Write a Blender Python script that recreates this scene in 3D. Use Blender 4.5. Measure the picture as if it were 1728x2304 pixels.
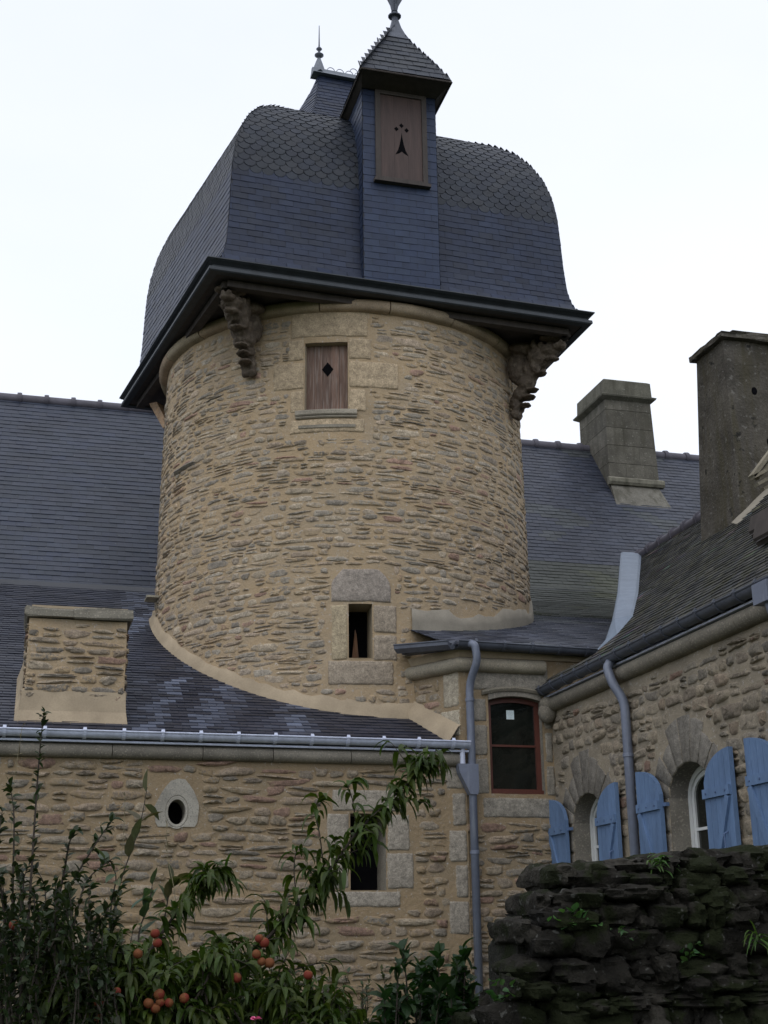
import bpy, math, random
import numpy as np
from mathutils import Vector, noise as mnoise
random.seed(7)
SC = bpy.context.scene
for o in list(bpy.data.objects): bpy.data.objects.remove(o)
COL = SC.collection

# ------------------------------------------------------------------ camera
FPX, PITCH, HEAD, ROLL = 3000., math.radians(18), math.radians(15.5), .013
CAM = Vector((0, 0, 1.6))
_h = Vector((math.sin(HEAD), math.cos(HEAD), 0)); _z = Vector((0, 0, 1))
CF = math.cos(PITCH)*_h + math.sin(PITCH)*_z
_r0 = Vector((math.cos(HEAD), -math.sin(HEAD), 0)); _u0 = _r0.cross(CF)
CR = math.cos(ROLL)*_r0 - math.sin(ROLL)*_u0
CU = math.sin(ROLL)*_r0 + math.cos(ROLL)*_u0
cam_d = bpy.data.cameras.new('camera'); cam = bpy.data.objects.new('camera', cam_d); COL.objects.link(cam)
from mathutils import Matrix
cam.matrix_world = Matrix(((CR.x, CU.x, -CF.x, CAM.x), (CR.y, CU.y, -CF.y, CAM.y), (CR.z, CU.z, -CF.z, CAM.z), (0, 0, 0, 1)))
cam_d.sensor_fit = 'HORIZONTAL'; cam_d.sensor_width = 36; cam_d.lens = 36*FPX/1728
cam_d.clip_start = .1; cam_d.clip_end = 3000
SC.camera = cam
K = 1728/1659.
def at(x, y, depth, ax=1):
    """a point of the place seen at (x, y) of the photo, standing in the plane axis=depth"""
    d = CF + CR*((x*K-864)/FPX) - CU*((y*K-1152)/FPX)
    return CAM + d*((depth-CAM[ax])/d[ax])

# ------------------------------------------------------------------ sky, sun, exposure
SUN_EL, SUN_AZ = 52, 215       # azimuth clockwise from +Y
w = bpy.data.worlds.new("World"); SC.world = w; w.use_nodes = True
nt = w.node_tree; nt.nodes.clear()
def N(nt, t, **kw):
    n = nt.nodes.new(t)
    for k, v in kw.items(): setattr(n, k, v)
    return n
out = N(nt, 'ShaderNodeOutputWorld'); add = N(nt, 'ShaderNodeAddShader')
sky = N(nt, 'ShaderNodeTexSky', sky_type='NISHITA'); sky.sun_disc = False
sky.sun_elevation = math.radians(SUN_EL); sky.sun_rotation = math.radians(SUN_AZ)
b1 = N(nt, 'ShaderNodeBackground'); b1.inputs[1].default_value = .05
b2 = N(nt, 'ShaderNodeBackground'); b2.inputs[1].default_value = .95
tc = N(nt, 'ShaderNodeTexCoord'); mp = N(nt, 'ShaderNodeMapping'); mp.inputs['Scale'].default_value = (1, 1, 2.2)
nz = N(nt, 'ShaderNodeTexNoise'); nz.inputs['Scale'].default_value = 1.6; nz.inputs['Detail'].default_value = 5
cr = N(nt, 'ShaderNodeValToRGB'); cr.color_ramp.elements[0].position = .3; cr.color_ramp.elements[1].position = .72
cr.color_ramp.elements[0].color = (.86, .90, 1, 1); cr.color_ramp.elements[1].color = (1.0, 1.0, 1.02, 1)
L = nt.links.new
L(tc.outputs['Generated'], mp.inputs[0]); L(mp.outputs[0], nz.inputs['Vector']); L(nz.outputs[0], cr.inputs[0])
L(cr.outputs[0], b2.inputs[0]); L(sky.outputs[0], b1.inputs[0]); L(b1.outputs[0], add.inputs[0]); L(b2.outputs[0], add.inputs[1]); L(add.outputs[0], out.inputs[0])
sd = bpy.data.lights.new('sun', 'SUN'); sd.energy = .5; sd.angle = math.radians(35); sd.color = (1, .95, .87)
sun = bpy.data.objects.new('sun', sd); COL.objects.link(sun)
_e, _a = math.radians(SUN_EL), math.radians(SUN_AZ)
sun.rotation_euler = Vector((-math.sin(_a)*math.cos(_e), -math.cos(_a)*math.cos(_e), -math.sin(_e))).to_track_quat('-Z', 'Y').to_euler()
SC.render.engine = 'CYCLES'
SC.view_settings.view_transform = 'Standard'; SC.view_settings.look = 'None'
SC.view_settings.exposure = 0.0; SC.view_settings.gamma = 1; SC.view_settings.use_curve_mapping = False

# ------------------------------------------------------------------ materials
def mat(name, base=None, rough=.8, metal=0., spec=.5, nscale=12, namt=.25, bump=.3, bscale=60, bdist=.004, attr=False,
        spots=None, mortar=None, trans=0, streak=None, stretch=(1, 1, 1)):
    m = bpy.data.materials.new(name); m.use_nodes = True; t = m.node_tree; t.nodes.clear(); L = t.links.new
    o = N(t, 'ShaderNodeOutputMaterial'); p = N(t, 'ShaderNodeBsdfPrincipled'); L(p.outputs[0], o.inputs[0])
    p.inputs['Roughness'].default_value = rough; p.inputs['Metallic'].default_value = metal
    p.inputs['Specular IOR Level'].default_value = spec
    g = N(t, 'ShaderNodeTexCoord'); mp = N(t, 'ShaderNodeMapping'); mp.inputs['Scale'].default_value = stretch; L(g.outputs['Object'], mp.inputs[0])
    def noise(s, d=4, r=.6):
        n = N(t, 'ShaderNodeTexNoise'); n.inputs['Scale'].default_value = s; n.inputs['Detail'].default_value = d
        n.inputs['Roughness'].default_value = r; L(mp.outputs[0], n.inputs['Vector']); return n.outputs[0]
    def mix(f, a, b, mode='MIX'):
        n = N(t, 'ShaderNodeMix', data_type='RGBA', blend_type=mode)
        if hasattr(f, 'links'): L(f, n.inputs[0])
        else: n.inputs[0].default_value = f
        for i, v in ((6, a), (7, b)):
            if hasattr(v, 'links'): L(v, n.inputs[i])
            else: n.inputs[i].default_value = (*v, 1)
        return n.outputs[2]
    def mr(v, a, b, c, d):
        n = N(t, 'ShaderNodeMapRange'); L(v, n.inputs[0])
        for i, x in enumerate((a, b, c, d)): n.inputs[i+1].default_value = x
        return n.outputs[0]
    def gray(v):
        n = N(t, 'ShaderNodeCombineColor'); [L(v, n.inputs[i]) for i in range(3)]; return n.outputs[0]
    fine = noise(bscale); big = noise(nscale)
    if attr:
        a = N(t, 'ShaderNodeAttribute', attribute_name='Col'); c = a.outputs['Color']
        if mortar:
            ma = N(t, 'ShaderNodeMath', operation='ADD'); L(a.outputs['Alpha'], ma.inputs[0]); L(mr(noise(24, 8, .8), .38, .62, -.62, .40), ma.inputs[1])
            f = mr(ma.outputs[0], .24, .50, 0, 1)
            mcol = mix(mr(noise(2.2, 3), .38, .64, 0, 1), mortar[0], mortar[1])
            c = mix(gray(mr(noise(130, 3, .7), .3, .7, 0, 1)) if False else mr(noise(55, 4, .75), .38, .62, 0, 1), mix(.5, c, (.03, .03, .03), 'MIX') if False else c, mix(1., c, (1.45, 1.45, 1.45), 'MULTIPLY'))
            c = mix(1., c, gray(mr(noise(14, 5, .7), .3, .7, .62, 1.25)), 'MULTIPLY')
            c = mix(mr(noise(85, 4, .8), .5, .62, 0, .5), c, (.10, .092, .085))
            c = mix(f, mcol, c)
    else: c = mix(0, base, base)
    k = gray(mr(big, .25, .75, 1-namt, 1+namt)); c = mix(1., c, k, 'MULTIPLY')
    k = gray(mr(fine, .25, .75, 1-namt*.5, 1+namt*.5)); c = mix(1., c, k, 'MULTIPLY')
    if streak:
        n = N(t, 'ShaderNodeTexNoise'); mm = N(t, 'ShaderNodeMapping'); mm.inputs['Scale'].default_value = streak[2]
        L(g.outputs['Object'], mm.inputs[0]); L(mm.outputs[0], n.inputs['Vector']); n.inputs['Scale'].default_value = 1; n.inputs['Detail'].default_value = 5
        c = mix(mr(n.outputs[0], streak[3], streak[3]+.18, 0, streak[1]), c, streak[0])
    if spots:
        for (col, sc, thr, amt) in spots: c = mix(mr(noise(sc, 3, .55), thr, thr+.05, 0, amt), c, col)
    L(c, p.inputs['Base Color'])
    if trans:
        p.inputs['Subsurface Weight'].default_value = 0
        tb = N(t, 'ShaderNodeBsdfTranslucent'); ms = N(t, 'ShaderNodeMixShader'); ms.inputs[0].default_value = trans
        L(mix(1., c, (1.6, 1.9, .8), 'MULTIPLY'), tb.inputs[0]); L(p.outputs[0], ms.inputs[1]); L(tb.outputs[0], ms.inputs[2]); L(ms.outputs[0], o.inputs[0])
    if bump:
        b = N(t, 'ShaderNodeBump'); b.inputs['Strength'].default_value = bump; b.inputs['Distance'].default_value = bdist
        L(fine, b.inputs['Height']); L(b.outputs[0], p.inputs['Normal'])
        if mortar:
            b2 = N(t, 'ShaderNodeBump'); b2.inputs['Strength'].default_value = .75; b2.inputs['Distance'].default_value = .022
            L(noise(22, 6, .65), b2.inputs['Height']); L(b.outputs[0], b2.inputs['Normal']); L(b2.outputs[0], p.inputs['Normal'])
    return m
M_WALL = mat('rubble_masonry', attr=True, mortar=((.425, .318, .198), (.37, .29, .195)), rough=.95, spec=.15, nscale=1.1, namt=.1, bump=.7, bscale=120, bdist=.004)
M_LOW = mat('low_wall_masonry', attr=True, mortar=((.31, .232, .142), (.265, .207, .135)), rough=.95, spec=.15, nscale=1.1, namt=.12, bump=.7, bscale=120, bdist=.004)  # mortar darkened: shade low on the walls is put into the colour
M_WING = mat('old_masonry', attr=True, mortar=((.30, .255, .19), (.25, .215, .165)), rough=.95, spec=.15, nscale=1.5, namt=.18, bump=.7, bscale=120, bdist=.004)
M_GRAN = mat('dressed_granite', attr=True, rough=.9, spec=.2, nscale=3, namt=.3, bump=.7, bscale=170, bdist=.003, spots=[((.1, .1, .1), 60, .56, .4), ((.5, .44, .36), 50, .58, .35)])
M_CEM = mat('lime_cement', (.37, .30, .21), rough=.95, spec=.1, nscale=3, namt=.2, bump=.4, bscale=60)
M_CEMG = mat('grey_cement', (.27, .245, .20), rough=.95, spec=.1, nscale=4, namt=.2, bump=.5, bscale=70)
M_SLATE = mat('slate', attr=True, rough=.5, spec=.38, nscale=5, namt=.2, bump=.5, bscale=90, bdist=.002, spots=[((.12, .13, .12), 38, .71, .4)])
M_SLATE2 = mat('weathered_slate', attr=True, rough=.45, spec=.5, nscale=1.3, namt=.3, bump=.5, bscale=90, bdist=.002, spots=[((.17, .18, .15), 30, .68, .55), ((.25, .13, .03), 9, .76, .6)],)
M_SLATEM = mat('lichen_slate', attr=True, rough=.8, spec=.2, nscale=2, namt=.35, bump=.6, bscale=90, bdist=.004, streak=((.15, .145, .10), .6, (3, 14, 3), .52), spots=[((.05, .05, .03), 5, .55, .6), ((.36, .2, .04), 13, .72, .5)])
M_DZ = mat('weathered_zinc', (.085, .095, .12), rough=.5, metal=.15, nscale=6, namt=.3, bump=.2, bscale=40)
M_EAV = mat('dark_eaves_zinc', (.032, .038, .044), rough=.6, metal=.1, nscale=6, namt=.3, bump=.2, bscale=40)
M_LZ = mat('new_zinc', (.52, .56, .69), rough=.4, metal=.1, nscale=9, namt=.18, bump=.15, bscale=30)
M_PIPE = mat('grey_zinc_pipe', (.15, .17, .225), rough=.5, metal=.1, nscale=7, namt=.15, bump=.15, bscale=30, streak=((.34, .36, .38), .35, (30, 30, 2), .55))
M_STRIP = mat('pale_zinc_sheet', (.19, .23, .29), rough=.55, metal=.2, nscale=4, namt=.12, bump=.15, bscale=8, bdist=.02)
M_LEAD = mat('lead', (.17, .19, .22), rough=.6, metal=.2, nscale=8, namt=.2)
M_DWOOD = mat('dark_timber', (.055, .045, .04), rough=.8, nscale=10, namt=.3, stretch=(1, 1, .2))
M_BWOOD = mat('brown_board', (.060, .036, .030), rough=.65, nscale=14, namt=.3, bump=.3, bscale=60, stretch=(1, 1, .1), spots=[((.25, .24, .23), 60, .74, .5)])
M_WWOOD = mat('weathered_oak', attr=True, rough=.8, nscale=16, namt=.45, bump=.5, bscale=70, stretch=(1, 1, .12), streak=((.32, .28, .25), .45, (60, 60, 3), .5))
M_CARVE = mat('carved_oak', (.10, .078, .058), rough=.8, spec=.25, nscale=12, namt=.45, bump=.6, bscale=50, bdist=.01, streak=((.26, .22, .17), .4, (14, 14, 9), .54))
M_BLUE = mat('blue_paint', (.115, .185, .315), rough=.6, spec=.3, nscale=5, namt=.22, bump=.3, bscale=50, stretch=(1, 1, .3), spots=[((.2, .27, .4), 50, .66, .35)])
M_BLUED = mat('blue_iron', (.09, .14, .25), rough=.5, nscale=8, namt=.2)
M_RED = mat('red_brown_paint', (.10, .030, .020), rough=.45, nscale=6, namt=.15, bump=.15)
M_WHITE = mat('white_paint', (.62, .63, .62), rough=.5, nscale=6, namt=.06, bump=.1)
M_GLASS = mat('dark_glass', (.010, .012, .010), rough=.06, spec=.5, nscale=3, namt=.3, bump=.12, bscale=3, bdist=.05)
M_STICK = mat('paper', (.62, .72, .74), rough=.6, bump=0)
M_VOID = mat('unlit_depth_fill', (.006, .006, .007), rough=1, spec=0, bump=0)  # near-black fill painting the unlit depth of openings and holes
M_CHIM = mat('lichened_render', (.088, .080, .068), rough=.95, spec=.15, nscale=3, namt=.5, bump=.8, bscale=30, bdist=.02,
             streak=((.07, .062, .04), .75, (7, 7, .7), .47), spots=[((.24, .23, .21), 16, .62, .4), ((.02, .02, .018), 6, .64, .85), ((.38, .14, .03), 5, .75, .7)])
M_CHST = mat('chimney_ashlar', attr=True, rough=.95, spec=.15, nscale=4, namt=.35, bump=.7, bscale=45, bdist=.012,
             streak=((.085, .08, .062), .7, (8, 8, 1.4), .48), spots=[((.31, .31, .27), 26, .64, .5)])
M_TILE = mat('ridge_tile', (.085, .08, .10), rough=.6, nscale=4, namt=.3)
M_ROCK = mat('shaded_mossy_rubble', attr=True, rough=.95, spec=.15, nscale=5, namt=.6, bump=1, bscale=26, bdist=.03, spots=[((.012, .016, .005), 3.2, .50, .85), ((.12, .12, .11), 22, .64, .55)])
M_BARK = mat('bark', (.035, .027, .02), rough=.9, nscale=20, namt=.4)
M_LEAF = mat('leaf', attr=True, rough=.5, spec=.28, nscale=30, namt=.15, bump=.1, trans=.22)
M_DRY = mat('dry_stalk', (.20, .17, .10), rough=.9, nscale=20, namt=.2)
M_PEACH = mat('peach_skin', (.15, .052, .018), rough=.75, spec=.25, nscale=14, namt=.3, bump=.2, spots=[((.14, .016, .012), 16, .5, .8)])
M_PINK = mat('pink_petal', (.75, .16, .33), rough=.6, bump=0)
M_SOIL = mat('grass_ground', (.045, .06, .022), rough=.95, spec=.1, nscale=.7, namt=.5, bump=.8, bscale=20, bdist=.05)

# ------------------------------------------------------------------ mesh builder
ORG = {}
class MB:
    def __init__(s): s.v = []; s.f = []; s.mi = []; s.c = []
    def add(s, vs, fs, mi=0, col=(.5, .5, .5, 0)):
        o = len(s.v); s.v += [tuple(p) for p in vs]
        for f in fs: s.f.append(tuple(i+o for i in f)); s.mi.append(mi)
        if isinstance(col, list): s.c += col
        else: s.c += [col]*len(vs)
    def box(s, a, b, mi=0, col=(.5, .5, .5, 1)):
        (x0, y0, z0), (x1, y1, z1) = a, b
        s.add([(x0, y0, z0), (x1, y0, z0), (x1, y1, z0), (x0, y1, z0), (x0, y0, z1), (x1, y0, z1), (x1, y1, z1), (x0, y1, z1)],
              [(0, 3, 2, 1), (4, 5, 6, 7), (0, 1, 5, 4), (1, 2, 6, 5), (2, 3, 7, 6), (3, 0, 4, 7)], mi, col)
    def tube(s, pts, r, n=10, mi=0, col=(.5, .5, .5, 1), cap=True):
        pts = [Vector(p) for p in pts]; rs = r if isinstance(r, (list, tuple)) else [r]*len(pts)
        vs = []; up = None
        for i, p in enumerate(pts):
            d = (pts[min(i+1, len(pts)-1)]-pts[max(i-1, 0)]).normalized()
            if up is None: up = Vector((0, 0, 1)) if abs(d.z) < .9 else Vector((1, 0, 0))
            a = d.cross(up)
            if a.length < 1e-6: a = d.orthogonal()
            a.normalize(); b = a.cross(d).normalized(); up = b
            for k in range(n):
                t = 2*math.pi*k/n; vs.append(p+(a*math.cos(t)+b*math.sin(t))*rs[i])
        fs = [(i*n+k, i*n+(k+1) % n, (i+1)*n+(k+1) % n, (i+1)*n+k) for i in range(len(pts)-1) for k in range(n)]
        if cap: fs += [tuple(range(n))[::-1], tuple(range((len(pts)-1)*n, len(pts)*n))]
        s.add(vs, fs, mi, col)
    def lathe(s, c, prof, n=16, mi=0, col=(.5, .5, .5, 1), ph=0):
        vs = []
        for (r, z) in prof:
            for k in range(n):
                t = 2*math.pi*k/n+ph; vs.append((c[0]+r*math.cos(t), c[1]+r*math.sin(t), c[2]+z))
        m = len(prof)
        fs = [(i*n+k, i*n+(k+1) % n, (i+1)*n+(k+1) % n, (i+1)*n+k) for i in range(m-1) for k in range(n)]
        fs += [tuple(range(n))[::-1], tuple(range((m-1)*n, m*n))]
        s.add(vs, fs, mi, col)
    def sweep(s, path, prof, out, mi=0, col=(.5, .5, .5, 1), cap=True):
        """profile (outward, z) swept along a path of points; out = horizontal outward direction(s)"""
        outs = out if isinstance(out, list) else [out]*len(path)
        m = len(prof); vs = []
        for p, o in zip(path, outs):
            for (a, z) in prof: vs.append((p[0]+o[0]*a, p[1]+o[1]*a, p[2]+z))
        fs = [(i*m+k, i*m+(k+1) % m, (i+1)*m+(k+1) % m, (i+1)*m+k) for i in range(len(path)-1) for k in range(m)]
        if cap: fs += [tuple(range(m))[::-1], tuple(range((len(path)-1)*m, len(path)*m))]
        s.add(vs, fs, mi, col)
    def prism(s, poly, d, mi=0, col=(.5, .5, .5, 1)):
        n = len(poly); d = Vector(d); poly = [Vector(p) for p in poly]
        s.add(poly+[p+d for p in poly], [tuple(range(n)), tuple(range(n, 2*n))[::-1]]+[(i, n+i, n+(i+1) % n, (i+1) % n) for i in range(n)], mi, col)
    def build(s, name, mats, parent=None, smooth=False, origin=None):
        me = bpy.data.meshes.new(name); org = Vector(ORG.get(parent.name, (0, 0, 0)) if parent else (origin or (0, 0, 0)))
        if not isinstance(mats, (list, tuple)): mats = [mats]
        me.from_pydata([(x-org.x, y-org.y, z-org.z) for x, y, z in s.v], [], s.f)
        for m in mats: me.materials.append(m)
        me.polygons.foreach_set('material_index', s.mi)
        a = me.color_attributes.new('Col', 'FLOAT_COLOR', 'POINT')
        a.data.foreach_set('color', [x for c in s.c for x in (tuple(c)+(1,))[:4]])
        if smooth: me.polygons.foreach_set('use_smooth', [True]*len(me.polygons))
        me.update()
        o = bpy.data.objects.new(name, me); COL.objects.link(o)
        if parent: o.parent = parent; ORG[o.name] = org
        else: o.location = org; ORG[o.name] = org
        return o
def thing(name, loc, label, cat, group=None):
    o = bpy.data.objects.new(name, None); COL.objects.link(o); o.location = loc; o.empty_display_size = .2
    o['label'] = label; o['category'] = cat
    if group: o['group'] = group
    ORG[o.name] = Vector(loc); return o
def copy_part(o, dloc, parent):
    c = o.copy(); COL.objects.link(c); c.parent = parent; c.location = Vector(o.location)+Vector(dloc)
    return c
def smooth_by_angle(o, a=35):
    try:
        o.data.polygons.foreach_set('use_smooth', [True]*len(o.data.polygons)); o.data.set_sharp_from_angle(angle=math.radians(a))
    except Exception: pass

# surfaces: f(u, v, h) -> point, h outward
def plane_surf(o, du, dv, n):
    o, du, dv, n = map(Vector, (o, du, dv, n))
    return lambda u, v, h=0: o+du*u+dv*v+n*h
TCX, TCY, TR = 4.47, 18.4, 2.7
def tower_surf(u, v, h=0):
    # slight batter: narrower towards the top
    r = TR+.02-.012*(v-5)+h; a = u/TR
    return Vector((TCX+r*math.sin(a), TCY-r*math.cos(a), v))
def fd_surf(f):
    def g(u, v, h=0):
        p = f(u, v)
        if h == 0: return p
        n = (f(u+.01, v)-f(u-.01, v)).cross(f(u, v+.01)-f(u, v-.01))
        return p+n.normalized()*h
    return g

STONE_C = [(.28, .232, .175), (.24, .212, .172), (.31, .258, .19), (.24, .20, .155), (.29, .247, .19), (.29, .23, .17), (.265, .232, .185), (.20, .177, .146)]
def stone_col(rng, dark=1., pink=.06):
    c = rng.choice(STONE_C); k = rng.uniform(.82, 1.15)*dark
    if rng.random() < pink: c = (.25, .165, .125)
    return (c[0]*k, c[1]*k, c[2]*k)
def lay_stones(mb, surf, u0, u1, v0, v1, ok, seed, ch=(.055, .12), cw=(.10, .44), h=(.004, .019), dark=1., pink=.05, cov=(.85, 1.1), wob=.025, amax=1., exr=(.42, .95), gaps=(.006, .03), clamp=False):
    rng = random.Random(seed); v = v0
    while v < v1:
        rh = rng.uniform(*ch); u = u0-rng.uniform(0, .2)
        while u < u1:
            w = cw[0]+(cw[1]-cw[0])*rng.random()**1.5; gap = rng.uniform(*gaps)
            a, b = u, u+w; u = b+gap
            if clamp:
                if a < u0: a = u0
                if b > u1-.06: b = u1; u = u1+1
                if b-a < .04: continue
            vc = v+rh/2+wob*math.sin(a*1.3+v*2.1)+rng.uniform(-.016, .016)
            parts = [(vc, rh*rng.uniform(*cov))]
            if rng.random() < .2: parts = [(vc-rh*.26, rh*.42), (vc+rh*.26, rh*.42)]
            for (c, hh) in parts:
                if rng.random() < .03: continue
                hv = hh/2; full = (a, b); good = False
                for (p0, p1) in ((0, 1), (0, .6), (.4, 1), (0, .35), (.65, 1), (.3, .7)):
                    a, b = full[0]+(full[1]-full[0])*p0, full[0]+(full[1]-full[0])*p1; uc = (a+b)/2; ww = (b-a)/2
                    if ww < .03: continue
                    if ok(a, c) and ok(b, c) and ok(uc, c+hv) and ok(uc, c-hv) and ok(a, c+hv) and ok(b, c-hv) and ok(b, c+hv) and ok(a, c-hv): good = True; break
                a, b = full
                if not good: continue
                n = 16; tilt = rng.uniform(-.09, .09); ex = rng.uniform(*exr); ph = rng.random()*9
                hz = rng.uniform(*h); sc = stone_col(rng, dark, pink); al = amax*(1 if rng.random() < .62 else rng.uniform(.38, .72)); sk = rng.uniform(-.3, .3)*hv/ww; bt = rng.uniform(.6, 1)
                ang = [2*math.pi*k/n for k in range(n)]
                rj = [1+.12*math.sin(2*t+ph)*rng.random()+.08*math.sin(3*t+ph*2)+rng.uniform(-.09, .07) for t in ang]
                vs = []; cs = []
                for (s_, hh_, aa) in ((1.0, -.006, .34), (.88, hz*.45, .62), (.66, hz*.9, .85), (.33, hz*1.1, 1.)):
                    for k, t in enumerate(ang):
                        cu, cv = math.cos(t), math.sin(t)
                        x = math.copysign(abs(cu)**ex, cu)*ww*s_*rj[k]; y = math.copysign(abs(cv)**ex, cv)*hv*s_*rj[k]*(bt if cv > 0 else 1)+sk*x*.3
                        if s_ < 1: x += rng.uniform(-.006, .006); y += rng.uniform(-.004, .004)
                        vs.append(surf(uc+x, c+y+x*tilt, hh_+(rng.uniform(-.25, .25)*hz if s_ < 1 else 0))); cs.append((*sc, aa*al))
                vs.append(surf(uc, c, hz*1.1)); cs.append((*sc, al))
                fs = [(r*n+k, r*n+(k+1) % n, (r+1)*n+(k+1) % n, (r+1)*n+k) for r in range(3) for k in range(n)]
                fs += [(3*n+k, 3*n+(k+1) % n, 4*n) for k in range(n)]
                mb.add(vs, fs, 0, cs)
        v += rh*.96+rng.uniform(.0, .008)
def block(mb, surf, u0, u1, v0, v1, h=.010, bev=.02, mi=1, col=(.30, .275, .235), seed=0, cut=None, nu=None):
    """a dressed stone: softly bevelled slab set in the wall; cut = (tl, tr, br, bl) corner chamfers"""
    rng = random.Random(seed*77+int(u0*100)+int(v0*1000)); k = rng.uniform(.9, 1.08); col = (col[0]*k, col[1]*k, col[2]*k, 1)
    tl, tr, br, bl = cut or [rng.uniform(.008, .03) for _ in range(4)]
    W, H = u1-u0, v1-v0; e1, e2 = bev*.5/W, bev*1.5/W; f1, f2 = bev*.5/H, bev*1.5/H
    ss = [0, e1, e2]+[e2+(1-2*e2)*i/8 for i in range(1, 8)]+[1-e2, 1-e1, 1]; ts = [0, f1, f2]+[f2+(1-2*f2)*i/5 for i in range(1, 5)]+[1-f2, 1-f1, 1]
    vs = []; cs = []; n = len(ss)
    wob = [mnoise.noise(Vector((q*1.7, u0*9, v0*5))) for q in range(60)]
    for j, t in enumerate(ts):
        for i, s_ in enumerate(ss):
            y = t*H; lc = max(0, tl-(H-y)) if t > .5 else max(0, bl-y); rc = max(0, tr-(H-y)) if t > .5 else max(0, br-y)
            x = lc+(W-lc-rc)*s_
            ed = 0 if (i in (0, n-1) or j in (0, len(ts)-1)) else (1 if (i in (1, n-2) or j in (1, len(ts)-2)) else 2)
            hh = (-.02, h*.5, h)[ed]+(.0025*mnoise.noise(Vector((x*9, y*9, u0*3))) if ed else 0)
            x += .012*wob[(j*3) % 60]*(s_-.5)*2+.006*mnoise.noise(Vector((y*14, u0, 1))); y += .010*mnoise.noise(Vector((x*7, v0*3, 4)))
            vs.append(surf(u0+x, v0+y, hh)); cs.append((*col[:3], (.42, .72, 1.15)[ed]))
    mb.add(vs, [(j*n+i, j*n+i+1, (j+1)*n+i+1, (j+1)*n+i) for j in range(len(ts)-1) for i in range(n-1)], 0, cs)
def wall_grid(mb, surf, us, vs_, holes, depth=.3, jit=0., mi=0, col=(.5, .5, .5, 0), rcol=None, rmi=1):
    """wall sheet with openings (u0,u1,v0,v1) and their reveals"""
    us = sorted(set([round(x, 4) for x in us]+[round(x, 4) for h in holes for x in h[:2]])); vs_ = sorted(set([round(x, 4) for x in vs_]+[round(x, 4) for h in holes for x in h[2:4]]))
    rng = random.Random(3); P = [surf(u, v, rng.uniform(-jit, jit)) for v in vs_ for u in us]; nu = len(us); fs = []
    for j in range(len(vs_)-1):
        for i in range(nu-1):
            cu, cv = (us[i]+us[i+1])/2, (vs_[j]+vs_[j+1])/2
            if any(h[0] < cu < h[1] and h[2] < cv < h[3] for h in holes): continue
            fs.append((j*nu+i, j*nu+i+1, (j+1)*nu+i+1, (j+1)*nu+i))
    mb.add(P, fs, mi, col)
    for h in holes:
        a, b, c, d = h[:4]; dp = h[4] if len(h) > 4 else depth
        q = [(a, c), (b, c), (b, d), (a, d)]; V = [surf(u, v, .0) for u, v in q]+[surf(u, v, -dp) for u, v in q]
        mb.add(V, [(i, (i+1) % 4, 4+(i+1) % 4, 4+i) for i in range(4)], rmi, rcol or (.28, .255, .21, 1))
def linsp(a, b, n): return [a+(b-a)*i/n for i in range(n+1)]

SL = [(.016, .025, .053), (.013, .021, .048), (.019, .028, .056), (.015, .024, .053), (.018, .025, .046), (.012, .018, .038)]
def lay_slates(mb, surf, v0, v1, urange, seed, wd=.2, ex=.1, style='rect', pal=SL, var=.12, lift=.014, jit=.004, tint=None, mi=0, skip=None):
    rng = random.Random(seed); nrow = max(1, int(round((v1-v0)/ex))); ex = (v1-v0)/nrow
    for r in range(nrow):
        b = v0+r*ex; t = b+ex*1.35; a0, a1 = urange(b+ex*.5); off = (r % 2)*wd*.5
        i0 = math.floor((a0-off)/wd); i1 = math.ceil((a1-off)/wd)
        for i in range(i0, i1):
            x0 = off+i*wd+.003; x1 = x0+wd-.006; x0 = max(x0, a0); x1 = min(x1, a1)
            if x1-x0 < .02: continue
            if skip and skip((x0+x1)/2, b+ex/2): continue
            c = rng.choice(pal); k = rng.uniform(1-var, 1+var); c = [c[0]*k, c[1]*k, c[2]*k]
            if tint: c = tint((x0+x1)/2, b, c, rng)
            bb = b+rng.uniform(-jit, jit); hl = lift*rng.uniform(.8, 1.25); dx = rng.uniform(-jit, jit)*.5
            if style == 'rect': bot = [(x0, bb+dx), (x1, bb-dx)]
            else:
                m = 7; R = (x1-x0)/2; xc = (x0+x1)/2; bot = [(xc-R*math.cos(math.pi*q/m), bb+ex*.72*(1-math.sin(math.pi*q/m))) for q in range(m+1)]
            vs = [surf(x, y, hl) for x, y in bot]; n = len(bot)
            vs += [surf(x1, t, .003), surf(x0, t, .003)]
            vs += [surf(x, y, hl-.009) for x, y in bot]
            mb.add(vs, [tuple(range(n+2))]+[(n+2+q, n+2+q+1, q+1, q) for q in range(n-1)], mi, (*c, 1))
ALL = lambda u, v: True

# ------------------------------------------------------------------ ground
g = MB(); g.add([(-900, -900, 0), (900, -900, 0), (900, 900, 0), (-900, 900, 0)], [(0, 1, 2, 3)])
o = g.build('ground', M_SOIL); o['kind'] = 'structure'

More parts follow.
